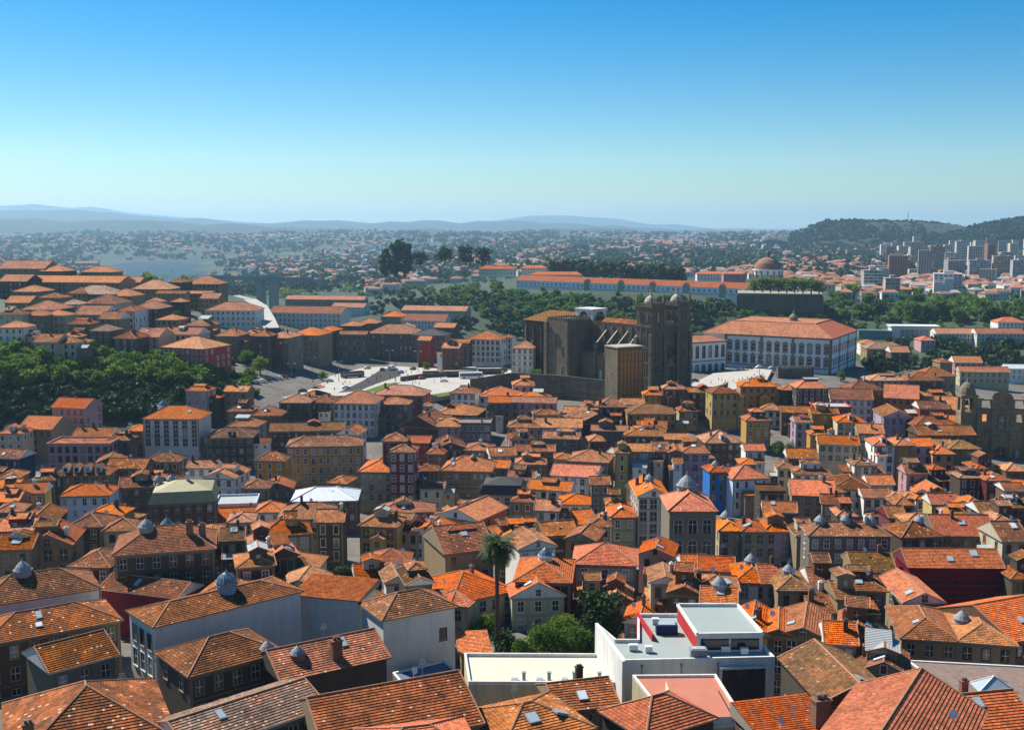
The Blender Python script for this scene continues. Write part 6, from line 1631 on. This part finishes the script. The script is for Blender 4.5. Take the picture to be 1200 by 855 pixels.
mass("undergrowth", region(-30, 265, itp((-30,450),(100,445),(190,447),(265,446)), itp((-30,515),(60,500),(150,492),(265,470)), 300, 2.5, 5.5), L_DARK, rng, .5, 300)
mass("undergrowth", region(240, 300, itp((240,432),(300,440)), itp((240,456),(300,464)), 90, 1.6, 3.4), L_BUSH, rng, .45, 260)
mass("undergrowth", region(-30, 240, itp((-30,402),(60,398),(110,396),(180,404),(240,425)), itp((-30,430),(100,425),(240,445)), 90, 3, 6.5), L_LIGHT, rng, .45, 300)
mass("undergrowth", region(250, 345, itp((250,405),(345,415)), itp((250,436),(345,436)), 12, 2, 4), L_MID, rng, .45, 240)
mass("undergrowth", region(866, 975, itp((866,358),(975,356)), itp((866,378),(975,384)), 60, 4, 8, 760), L_MID, rng, .8, 150)
mass("woods", region(415, 760, itp((415,318),(440,308),(560,322),(600,343),(700,352),(760,358)), itp((415,350),(500,352),(560,372),(640,378),(700,380),(760,388)), 260, 5, 10, 820), L_MID, rng, 1.1, 170)
mass("woods", region(430, 860, itp((430,340),(560,348),(640,354),(860,360)), itp((430,372),(560,398),(640,392),(860,385)), 240, 5, 11, 800), L_DARK, rng, 1.0, 150)
mass("woods", region(170, 440, itp((170,320),(240,320),(300,325),(440,322)), itp((170,338),(300,348),(340,352),(440,352)), 90, 8, 15, 900), L_LIGHT, rng, 1.1, 160)
mass("undergrowth", region(560, 960, itp((560,337),(700,342),(960,362)), itp((560,400),(700,392),(960,400)), 170, 2.5, 6, 760), L_BUSH, rng, .9, 130)
mass("undergrowth", region(1010, 1215, itp((1010,405),(1100,402),(1215,396)), itp((1010,440),(1100,436),(1215,432)), 130, 4, 9, 620), L_DARK, rng, .8, 180)
mass("undergrowth", region(960, 1200, itp((960,366),(1200,372)), itp((960,384),(1200,392)), 60, 2, 5, 850), L_BUSH, rng, .9, 110)
mass("woods", region(975, 1215, itp((962,340),(1215,345)), itp((962,372),(1215,380)), 130, 6, 12, 850), L_MID, rng, 1.0, 140)
mass("woods", region(930, 1215, itp((930,290),(1215,300)), itp((930,335),(1215,345)), 160, 9, 16, 1250), L_DARK, rng, 1.8, 80)
mass("woods", region(400, 1215, itp((400,300),(700,300),(1215,318)), itp((400,318),(700,318),(960,342),(1215,372)), 190, 8, 15, 1250), L_MID, rng, 1.5, 90)
far = []
for i in range(1400):
    x = rng.uniform(-60, 1260); Y = math.exp(rng.uniform(math.log(1900), math.log(8500)))
    X = (x - 600) / F * Y
    g_ = ground(X, Y)
    if g_ < 8: continue
    s = rng.uniform(.6, 1.5)
    for k in range(5):
        xx, yy = X + rng.normal() * 45 * s, Y + rng.normal() * 60; g2 = ground(xx, yy)
        if g2 > 9: far.append((Vector((xx, yy, g2)), rng.uniform(9, 17) * (1 + Y / 9000)))
mass("woods", far, L_DARK, rng, 4.0, 26)
hillw = []
for Y0, xa, xb, pts in ((4300, 925, 1150, [(905, 280), (935, 272), (965, 260), (1000, 258), (1080, 260), (1110, 263), (1140, 269), (1160, 277)]), (3900, 1100, 1240, [(1085, 282), (1130, 270), (1150, 264), (1180, 258), (1205, 254), (1260, 246)])):
    for i in range(900):
        x = rng.uniform(xa, xb); yt = float(np.interp(x, [q[0] for q in pts], [q[1] for q in pts])); f_ = rng.random() ** 1.3
        hillw.append((at(x, yt + 1.6 + f_ * 21, Y0 - 40 - f_ * 420) , rng.uniform(9, 15)))
mass("woods", hillw, L_DARK, rng, 4.5, 30)

# far houses across the river: one mass
def far_town():
    mb = MB(); rr = random.Random(5)
    def put(X, Y, g_, s, wm_, rm_):
        w, d, h = rr.uniform(9, 18) * s, rr.uniform(9, 13) * s, rr.uniform(6, 10) * s; a = rr.uniform(-.5, .5)
        ca, sa = math.cos(a), math.sin(a); P = lambda x, y, z: (X + x * ca - y * sa, Y + x * sa + y * ca, g_ + z)
        x0, x1 = -w / 2, w / 2
        mb.poly([P(x0, 0, -3), P(x1, 0, -3), P(x1, 0, h), P(x0, 0, h)], wm_); mb.poly([P(x1, 0, -3), P(x1, d, -3), P(x1, d, h), P(x1, 0, h)], wm_); mb.poly([P(x0, d, -3), P(x0, 0, -3), P(x0, 0, h), P(x0, d, h)], wm_); mb.poly([P(x1, d, -3), P(x0, d, -3), P(x0, d, h), P(x1, d, h)], wm_)
        e = .5; r = h + d * .22
        mb.poly([P(x0 - e, -e, h), P(x1 + e, -e, h), P(x1 - d * .3, d / 2, r), P(x0 + d * .3, d / 2, r)], rm_); mb.poly([P(x1 + e, d + e, h), P(x0 - e, d + e, h), P(x0 + d * .3, d / 2, r), P(x1 - d * .3, d / 2, r)], rm_)
        mb.poly([P(x1 + e, -e, h), P(x1 + e, d + e, h), P(x1 - d * .3, d / 2, r)], rm_); mb.poly([P(x0 - e, d + e, h), P(x0 - e, -e, h), P(x0 + d * .3, d / 2, r)], rm_)
        if Y < 2600 or rr.random() < .25:
            for k in range(max(2, int(w / 4))):
                x = x0 + (k + .5) * w / max(2, int(w / 4)); mb.poly([P(x - .7, -.08, h * .45), P(x + .7, -.08, h * .45), P(x + .7, -.08, h * .75), P(x - .7, -.08, h * .75)], 4)
    centres = []
    for i in range(120):
        x = rr.uniform(-40, 1240); Y = math.exp(rr.uniform(math.log(1700), math.log(7500))); centres.append((x, Y))
    for i in range(3200):
        if i % 3:
            cx, cY = rr.choice(centres); x = cx + rr.gauss(0, 24); Y = cY * math.exp(rr.gauss(0, .06))
        else:
            x = rr.uniform(-40, 1240) if rr.random() < .55 else rr.uniform(880, 1240); Y = math.exp(rr.uniform(math.log(1350 if x > 880 else 1800), math.log(7800)))
        if x > 880 and rr.random() < .35: Y = rr.uniform(1150, 2600)
        if 560 < x < 940 and Y < 1500: continue
        X = (x - 600) / F * Y; g_ = ground(X, Y)
        if g_ < 9 or (x < 430 and Y < 2300): continue
        put(X, Y, g_, 1 + Y / 9000, rr.choice((0, 0, 1, 1, 2)), rr.choice((3, 3, 5, 5, 2)))
    for i in range(85):                                   # slabs of flats among the houses
        x, Y = rr.uniform(1030, 1250), rr.uniform(1500, 3900); X = (x - 600) / F * Y; g_ = ground(X, Y)
        w, d, h = rr.uniform(16, 32), rr.uniform(12, 18), rr.choice((18, 24, 32, 42, 50)); a = rr.uniform(-.5, .2); ca, sa = math.cos(a), math.sin(a); wm_ = rr.choice((1, 1, 1, 5, 2))
        P = lambda x, y, z: (X + x * ca - y * sa, Y + x * sa + y * ca, g_ + z)
        q = [(-w / 2, 0), (w / 2, 0), (w / 2, d), (-w / 2, d)]
        for k in range(4): mb.poly([P(*q[k], -5), P(*q[(k + 1) % 4], -5), P(*q[(k + 1) % 4], h), P(*q[k], h)], wm_)
        mb.poly([P(*e, h) for e in q], 2)
        for fl in range(int(h / 3)):
            for k in range(int(w / 4)): mb.poly([P(-w / 2 + k * 4 + .9, -.1, fl * 3 + .9), P(-w / 2 + k * 4 + 3.1, -.1, fl * 3 + .9), P(-w / 2 + k * 4 + 3.1, -.1, fl * 3 + 2.4), P(-w / 2 + k * 4 + .9, -.1, fl * 3 + 2.4)], 4)
    m = lambda n, c: flatmat(n, c, .9, 0, .15, .05)
    return kind(obj("distant_houses", mb, [m("far_white", (.66, .64, .60)), m("far_cream", (.52, .45, .36)), m("far_grey", (.34, .32, .30)), m("far_tile", (.42, .16, .085)), GLASS, m("far_tile_dark", (.30, .15, .10))]), "stuff")
far_town()
# mast on the hill
p = at(1064, 259, 4300)
ms = root("radio_mast", tuple(p), 0, "thin radio mast on the crest of the wooded hill", "mast")
b = MB(); b.tube([(0, 0, -10), (0, 0, 14), (0, 0, 40)], [1.8, 1.2, .5], 6); b.box(-2, 2, -1, 1, 20, 23); obj("pole", b, [AG], ms)

# ------------------------------------------------------------------ buses, cars, lamps, people
def car_mesh(L_, W_, h1, h2, prof):
    b = MB(); n = len(prof)
    for sgn in (-1, 1):
        pts = [(x * L_, sgn * W_ / 2 * (.86 if z > h1 else 1), z) for x, z in prof]
        b.poly(pts if sgn < 0 else pts[::-1])
    for i in range(n):
        (x, z), (x2, z2) = prof[i], prof[(i + 1) % n]
        k1, k2 = (.86 if z > h1 else 1), (.86 if z2 > h1 else 1)
        b.poly([(x * L_, W_ / 2 * k1, z), (x2 * L_, W_ / 2 * k2, z2), (x2 * L_, -W_ / 2 * k2, z2), (x * L_, -W_ / 2 * k1, z)])
    return b
PAINT = [flatmat("paint_" + n, c, .3, 0, .03) for n, c in (("white", (.75, .75, .74)), ("silver", (.42, .43, .44)), ("black", (.02, .02, .022)), ("red", (.35, .03, .03)), ("blue", (.04, .10, .28)))]
PNAME = ["white", "silver", "black", "red", "blue"]
TYRE = flatmat("tyre", (.02, .02, .02), .9)
CP = [(-.5, .35), (-.48, .78), (-.34, .92), (-.24, 1.42), (.16, 1.45), (.3, .98), (.47, .86), (.5, .5), (.49, .3), (-.49, .3)]
BP = [(-.5, .4), (-.5, 2.8), (-.49, 3.1), (.47, 3.1), (.5, 2.6), (.5, .4)]
VP = [(-.5, .4), (-.5, 2.2), (-.48, 2.35), (.22, 2.35), (.36, 1.4), (.49, 1.2), (.5, .4)]
wh = MB(); wh.lathe([(.01, -.12), (.34, -.12), (.34, .12), (.01, .12)], n=12)
WHEEL = wh.mesh("wheel", [TYRE])
VMESH = {}
def vehicle(kind_, x, y, yaw, col, label, z=None):
    L_, W_, h1 = {'car': (4.2, 1.75, .99), 'bus': (12, 2.5, 9), 'van': (5.6, 2.0, 9)}[kind_]
    prof = {'car': CP, 'bus': BP, 'van': VP}[kind_]
    p = atz(x, y, z) if z is not None else hit(x, y, 0)
    o = root(kind_ if kind_ != 'car' else 'parked_car', tuple(p), rad(yaw), label, kind_, None)
    key = (kind_, col)
    if key not in VMESH:
        gb = MB()
        if kind_ == 'car':
            for s in (-1, 1): gb.poly([(-1.22, s * .80, 1.02), (.95, s * .80, 1.02), (.62, s * .775, 1.38), (-.98, s * .775, 1.38)])
            gb.poly([(1.3, -.7, 1.0), (1.3, .7, 1.0), (.72, .66, 1.42), (.72, -.66, 1.42)])
        else:
            z0, z1, e = (1.3, 2.5, L_ / 2 - .4) if kind_ == 'bus' else (1.4, 2.0, L_ * .2)
            for s in (-1, 1): gb.poly([(-e, s * (W_ / 2 + .02), z0), (e, s * (W_ / 2 + .02), z0), (e, s * (W_ / 2 + .02), z1), (-e, s * (W_ / 2 + .02), z1)])
            if kind_ == 'bus': gb.poly([(L_ / 2 + .02, -1.1, 1.3), (L_ / 2 + .02, 1.1, 1.3), (L_ / 2 + .02, 1.1, 2.5), (L_ / 2 + .02, -1.1, 2.5)])
        VMESH[key] = (car_mesh(L_, W_, h1, 0, prof).mesh("body", [PAINT[col]]), gb.mesh("window", [GLASS]))
    bm_, gm_ = VMESH[key]
    link("body", bm_, o); link("window", gm_, o)
    ax_ = {'car': (-1.3, 1.3), 'bus': (-3.6, 3.9), 'van': (-1.8, 1.8)}[kind_]; s = 1.4 if kind_ == 'bus' else 1
    for a in ax_:
        for sg in (-1, 1):
            q = link("wheel", WHEEL, o, (a, sg * (W_ / 2 - .1), .34 * s)); q.rotation_euler = (math.pi / 2, 0, 0); q.scale = (s, s, 1)
    return o
vehicle('bus', 413, 442, 28, 2, "dark bus with a long window band on the square", 65.01)
vehicle('bus', 545, 437, 4, 0, "white coach behind the ramp wall on the right of the square", 65.01)
vehicle('bus', 552, 443, 8, 0, "white bus nearest the ramp on the right of the square", 65.01)
vehicle('van', 459, 433, 70, 0, "white van driving in the middle of the square", 65.02)
vehicle('van', 341, 437, 5, 1, "silver van parked under the stone fronts left of the square", 65.01)
vehicle('van', 567, 424, 5, 0, "white van parked above the ramp by the white house", 66)
CARS = [(386,447,15,1,"silver car crossing the square before the dark bus"),(448,434,80,2,"black car behind the white van on the square"),(484,433,60,2,"black car right of the white van on the square"),(470,437,70,4,"blue car turning near the lawn of the square"),(430,432,40,1,"silver car beside the grey corner building")]
for x, y, a, c_, lab in CARS: vehicle('car', x, y, a, c_, lab, 65.02)
for i in range(9):
    vehicle('car', 640 + i * 7.6, 440.5 + i * .9, 78, (0, 1, 2, 0, 1, 3, 0, 2, 1)[i], "%s car parked in the row under the cathedral, number %s from the trees" % (PNAME[(0, 1, 2, 0, 1, 3, 0, 2, 1)[i]], ("one", "two", "three", "four", "five", "six", "seven", "eight", "nine")[i]), 64.82)["group"] = "cars parked under the cathedral"
for i, (x, y, c_, lab) in enumerate(((868,434,1,"silver car before the palace wing"),(878,432,2,"black car beside the palace front"),(814,447,2,"dark car in the shade by the palace wing"),(890,431,0,"white car nearest the battlemented wall by the palace"),(905,432,1,"silver car right of the white one by the battlemented wall"))): vehicle('car', x, y, 8, c_, lab, 64.62)
for i in range(7):
    c_ = (1, 0, 2, 4, 0, 3, 2)[i]
    vehicle('car', 300 + i * 6.6, 449 - i * 1.2, 12, c_, "%s car in the kerbside row left of the square, number %s from the bushes" % (PNAME[c_], ("one", "two", "three", "four", "five", "six", "seven")[i]))["group"] = "cars along the kerb left of the square"
for i, (x, y, L_, yw, lab) in enumerate(((538,441,16,6,"long flat canopied bus shelter left of the white buses"),(575,438,13,4,"short flat canopied shelter on the ramp by the white house"),(505,441,9,8,"small canopied shelter beside the curving ramp wall"))):
    p = atz(x, y, 65.02); sh = root("bus_shelter", tuple(p), rad(yw), lab, "bus shelter")
    b = MB(); b.box(-L_ / 2, L_ / 2, -1.6, 1.6, 2.8, 3.1); obj("canopy", b, [STONE_P], sh)
    b = MB(); b.box(-L_ / 2 + .3, L_ / 2 - .3, 1.3, 1.4, 0, 2.79); obj("back_panel", b, [GLASS_D], sh)
    for k in (-.4, 0, .4):
        b = MB(); b.tube([(L_ * k, -1.2, 0), (L_ * k, -1.2, 2.8)], .09, 6); obj("post", b, [IRON], sh)
for i, (x, y, a, c_, lab) in enumerate(((520,447,10,0,"white car on the ramp below the small shelter"),(585,446,8,2,"black car at the right end of the square"),(566,448,8,1,"silver car on the ramp before the white buses"),(494,444,30,3,"red car beside the curving ramp wall"),(405,455,20,0,"white car at the lower edge of the square"),(355,459,12,2,"black car at the lower left edge of the square"))): vehicle('car', x, y, a, c_, lab, 65.03)
for i, (x, y, hg, lab) in enumerate(((500,434,5,"small round street tree behind the small shelter"),(532,434,5,"small street tree behind the long bus shelter"),(590,440,5,"small street tree at the right end of the square"),(378,446,5,"small street tree before the grey stone fronts"))):
    tree(atz(x, y, 65), hg, 'broad', L_MID, lab, None, 700, .035, i, 1.1)
for i, (x, y) in enumerate(((440,462),(449,461),(458,460),(468,459),(545,458),(556,456))): pass
def lamp(x, y, z, hgt, label):
    p = atz(x, y, z)
    o = root("street_lamp", tuple(p), 0, label, "street lamp", "street lamps of the square")
    b = MB(); b.tube([(0, 0, 0), (0, 0, hgt)], [.16, .09], 7); b.tube([(-1.6, 0, hgt + .1), (0, 0, hgt), (1.6, 0, hgt + .1)], .07, 5); obj("pole", b, [ZINC], o)
    for s in (-1, 1):
        h_ = MB(); h_.box(s * 1.6 - .45, s * 1.6 + .45, -.2, .2, hgt + .02, hgt + .22); obj("lamp_head", h_, [FRAME_W], o)
for x, y, z, hg, lab in ((457,443,65,14,"tall double street lamp in the middle of the square"),(490,436,65,11,"street lamp before the mossy roofed corner building"),(464,452,65,11,"street lamp beside the lawn of the square"),(342,450,65,10,"street lamp at the left edge of the square"),
                     (314,459,65,9,"street lamp at the square's far left corner"),(397,447,65,10,"street lamp between the silver car and the dark bus"),(560,452,65,10,"street lamp on the ramp right of the square"),(366,442,65,10,"street lamp under the grey stone facade on the left"),(890,440,64.6,8,"lamp post in the palace forecourt")):
    lamp(x, y, z, hg, lab)
def person_mesh(st):
    V = [(0,0,.95),(0,0,1.15),(0,0,1.38),(0,0,1.5),(0,0,1.6),(0,0,1.72),(.11,0,.9),(.12,st,.5),(.12,st*.6,.06),(-.11,0,.9),(-.12,-st,.5),(-.12,-st*1.5,.08),(.2,0,1.38),(.25,-st*.7,1.1),(.24,-st*1.2,.85),(-.2,0,1.38),(-.25,st*.7,1.1),(-.24,st*1.2,.85)]
    E = [(0,1),(1,2),(2,3),(3,4),(4,5),(0,6),(6,7),(7,8),(0,9),(9,10),(10,11),(2,12),(12,13),(13,14),(2,15),(15,16),(16,17)]
    Rr = [.15,.14,.16,.07,.10,.08,.09,.07,.05,.09,.07,.05,.07,.05,.04,.07,.05,.04]
    me = bpy.data.meshes.new("person"); me.from_pydata(V, E, []); me.update()
    o = bpy.data.objects.new("person_build", me); COL.objects.link(o)
    mo = o.modifiers.new("Skin", 'SKIN')
    for i, r in enumerate(Rr): me.skin_vertices[0].data[i].radius = (r, r)
    me.skin_vertices[0].data[0].use_root = True
    o.modifiers.new("Sub", 'SUBSURF').levels = 1
    dg = bpy.context.evaluated_depsgraph_get()
    out = bpy.data.meshes.new_from_object(o.evaluated_get(dg))
    bpy.data.objects.remove(o)
    return out
CL = [flatmat("cloth_" + n, c, .9) for n, c in (("dark", (.03, .03, .04)), ("red", (.3, .04, .04)), ("pale", (.5, .48, .45)), ("blue", (.05, .09, .2)))]
SKIN = flatmat("skin", (.45, .28, .2), .6)
PM = []
for st in (0.0, .16):
    for m in CL:
        q = person_mesh(st); q.materials.clear(); q.materials.append(m); q.materials.append(SKIN)
        for pl in q.polygons:
            z = pl.center.z
            if z > 1.5 or (z < .95 and abs(pl.center.x) > .2): pl.material_index = 1
        PM.append(q)
rp = random.Random(9)
def person(x, y, z, lab, gp):
    o = link("person", rp.choice(PM), None, tuple(atz(x, y, z)), rp.uniform(0, 6.28)); tag(o, lab, "person", gp)
pts = [(320,460),(326,462),(334,457),(341,456),(352,452),(360,450),(368,455),(350,460),(380,452),(384,450),(402,452),(410,450),(436,440),(441,447),(446,443),(476,437),(482,438),(478,441),(497,436),(500,437),(466,440),(463,446),(437,452),(392,458),(372,461),(425,455),(512,436),(520,438)]
for i in range(34):
    x = rp.uniform(330, 595); pts.append((x, rp.uniform(442, 452) - abs(x - 460) * .015))
for x, y in pts: person(x, y, 65.03, "pedestrian on the sunlit paving of the square", "pedestrians on the square")
for x, y in ((842,446),(846,447),(850,449),(853,450),(859,448),(866,447),(870,446),(872,450),(876,445),(881,444),(884,441),(833,450),(888,437),(894,440)): person(x, y, 64.62, "visitor standing on the sunlit forecourt of the palace", "visitors on the palace forecourt")

# ------------------------------------------------------------------ what the camera really meets of each house
bpy.context.view_layer.update()
from mathutils.bvhtree import BVHTree
vv, ff, own, tops = [], [], [], []
for o in SC.objects:
    if o.type != 'MESH' or o.name.split('.')[0] in ('window', 'frame', 'balcony', 'undergrowth', 'woods', 'crown', 'distant_houses', 'person', 'skylight', 'antenna', 'surround'): continue
    r = o
    while r.parent: r = r.parent
    m4 = o.matrix_world; k0 = len(vv)
    vv.extend([m4 @ v.co for v in o.data.vertices])
    tops.append(r.name)
    for p_ in o.data.polygons: ff.append([k0 + v for v in p_.vertices]); own.append(len(tops) - 1)
TREE = BVHTree.FromPolygons(vv, ff)
seen, cen = {}, {}
GW, GH = 480, 342
o0 = Vector((0, 0, CAM_Z))
for j in range(int(GH * .33), GH):
    for i in range(GW):
        x, y = (i + .5) / GW * 1200, (j + .5) / GH * 855
        loc, nrm, fi, ds = TREE.ray_cast(o0, Vector(ray(x, y)).normalized())
        if loc is None: continue
        nm = tops[own[fi]]
        seen[nm] = seen.get(nm, 0) + 1
        a = cen.setdefault(nm, [0.0, 0.0]); a[0] += x; a[1] += y
del vv, ff, own
def drop(o):
    for c in list(o.children): drop(c)
    bpy.data.objects.remove(o)
keep, over, edge = [], [], []
for q in HOUSES:
    n = seen.get(q['o'].name, 0); q['n'] = n
    if n: q['front'] = (cen[q['o'].name][0] / n, cen[q['o'].name][1] / n + 5)
    if q.get('edge') and n < 25: edge.append(q)
    elif n < 4 and not q['label']: drop(q['o'])
    else: keep.append(q)
print("seen houses", len(keep), "hidden", len(HOUSES) - len(keep), sorted(q['n'] for q in keep)[:80])
keep.sort(key=lambda q: (-(q['n'] + (100000 if q['label'] else 0))))
over = keep[300:] + edge; HOUSES = keep[:300]
if over:
    vv, ff, mi, ml, uu = [], [], [], [], []
    def gather(o):
        if o.type == 'MESH' and o.name.split('.')[0] in ('wall', 'roof', 'window'):
            m4 = o.matrix_world; k0 = len(vv); vv.extend([tuple(m4 @ v.co) for v in o.data.vertices])
            for p_ in o.data.polygons:
                mt = o.data.materials[p_.material_index]
                if mt not in ml: ml.append(mt)
                ff.append([k0 + v for v in p_.vertices]); mi.append(ml.index(mt))
                for li in p_.loop_indices: uu.extend(o.data.uv_layers[0].data[li].uv)
        for c in o.children: gather(c)
    for q in over: gather(q['o'])
    me = bpy.data.meshes.new("small_houses"); me.from_pydata(vv, [], ff); me.polygons.foreach_set("material_index", mi)
    for m in ml: me.materials.append(m)
    me.uv_layers.new(name="UVMap").data.foreach_set("uv", uu); me.update()
    kind(link("small_houses", me), "stuff")
    for q in over: drop(q['o'])
# ------------------------------------------------------------------ air
if HAZE:
    b = MB(); b.box(-26000, 26000, -300, 28500, -40, 530)
    hz = obj("haze", b, []); kind(hz, "stuff")
    m = bpy.data.materials.new("haze_air"); m.use_nodes = True; t = m.node_tree; t.nodes.clear()
    out = t.nodes.new("ShaderNodeOutputMaterial"); pv = t.nodes.new("ShaderNodeVolumePrincipled")
    pv.inputs["Color"].default_value = (0.46, 0.73, 0.97, 1); pv.inputs["Density"].default_value = HAZE; pv.inputs["Anisotropy"].default_value = 0.3
    t.links.new(pv.outputs[0], out.inputs["Volume"]); hz.data.materials.append(m)

# ------------------------------------------------------------------ labels of the ordinary houses: look first, then a neighbour one can find
MARKS = [("the palm",585,650),("the cream flat roof",640,785),("the white modern building",810,750),("the glass dome lantern",268,697),("the white block house",490,715),("the arched granite building",812,600),("the tall deep red house",470,545),
         ("the khaki house",440,560),("the white sheeted roof",380,578),("the grey metal mansard",214,580),("the white domed mansion",200,500),("the pink lilac house",80,485),("the cathedral towers",783,420),("the glass fronted tower",732,440),
         ("the twin towered church",1172,490),("the white square-side house",415,480),("the red ridge house",214,408),("the far bridge",320,330),("the white palace",930,420),("the three lantern terrace",996,640),("the plain white lane house",672,565),
         ("the four dormered house",95,552),("the cream mansarded house",588,590),("the dark grey corner house",193,650),("the red metal building",1120,672),("the white station",1072,388),("the twin hipped houses",1122,735),("the stone roofed hall",1150,810),
         ("the green cliff",100,450),("the dark bus",413,440),("the grey blue house",709,672),("the broad plain orange roof",953,570),("the blue side wall",853,560),("the striped grey roof",985,790),("the tall white dark-windowed house",766,590),("the beige brown house",546,560)]
ORD = ["first","second","third","fourth","fifth","sixth","seventh","eighth","ninth","tenth","eleventh","twelfth","thirteenth","fourteenth","fifteenth","sixteenth","seventeenth","eighteenth","nineteenth","twentieth","twenty-first","twenty-second"]
SHAPE = {'hip': 'hipped', 'pyr': 'pyramid', 'gab': 'gabled', 'gaf': 'end-gabled', 'flat': 'flat', 'man': 'mansard', 'mono': 'sloping'}
slots = {}
for q in HOUSES:
    if q['label']: continue
    x, y = q['front'][0], q['front'][1] - 5
    best = min(MARKS, key=lambda m: math.hypot((m[1] - x), (m[2] - y) * 1.5))
    dx, dy = x - best[1], (y - best[2]) * 1.6
    sec = ('right of' if dx > 0 else 'left of') if abs(dx) > abs(dy) else ('below' if dy > 0 else 'behind')
    slots.setdefault((best[0], sec), []).append((math.hypot(dx, dy), q))
for (mk, sec), lst in slots.items():
    lst.sort(key=lambda t_: t_[0])
    for k, (_, q) in enumerate(lst):
        pos = "nearest one" if k == 0 else "%s nearest" % ORD[min(k, 21)]
        nm = "narrow house" if q['pw'] < 24 and q['w'] < 8 else ("wide house" if q['w'] > 17 else "house")
        q['o']["label"] = "%s %s, %s %s roof, %s %s %s" % (WALLW[q['wall']], nm, ROOFW[q['rc']], SHAPE[q['style']], pos, sec, mk)
print("HOUSES", len(HOUSES), "filler", nf, "objects", len(bpy.data.objects), "long", sum(len(str(o.get('label', '')).split()) > 16 for o in SC.objects))
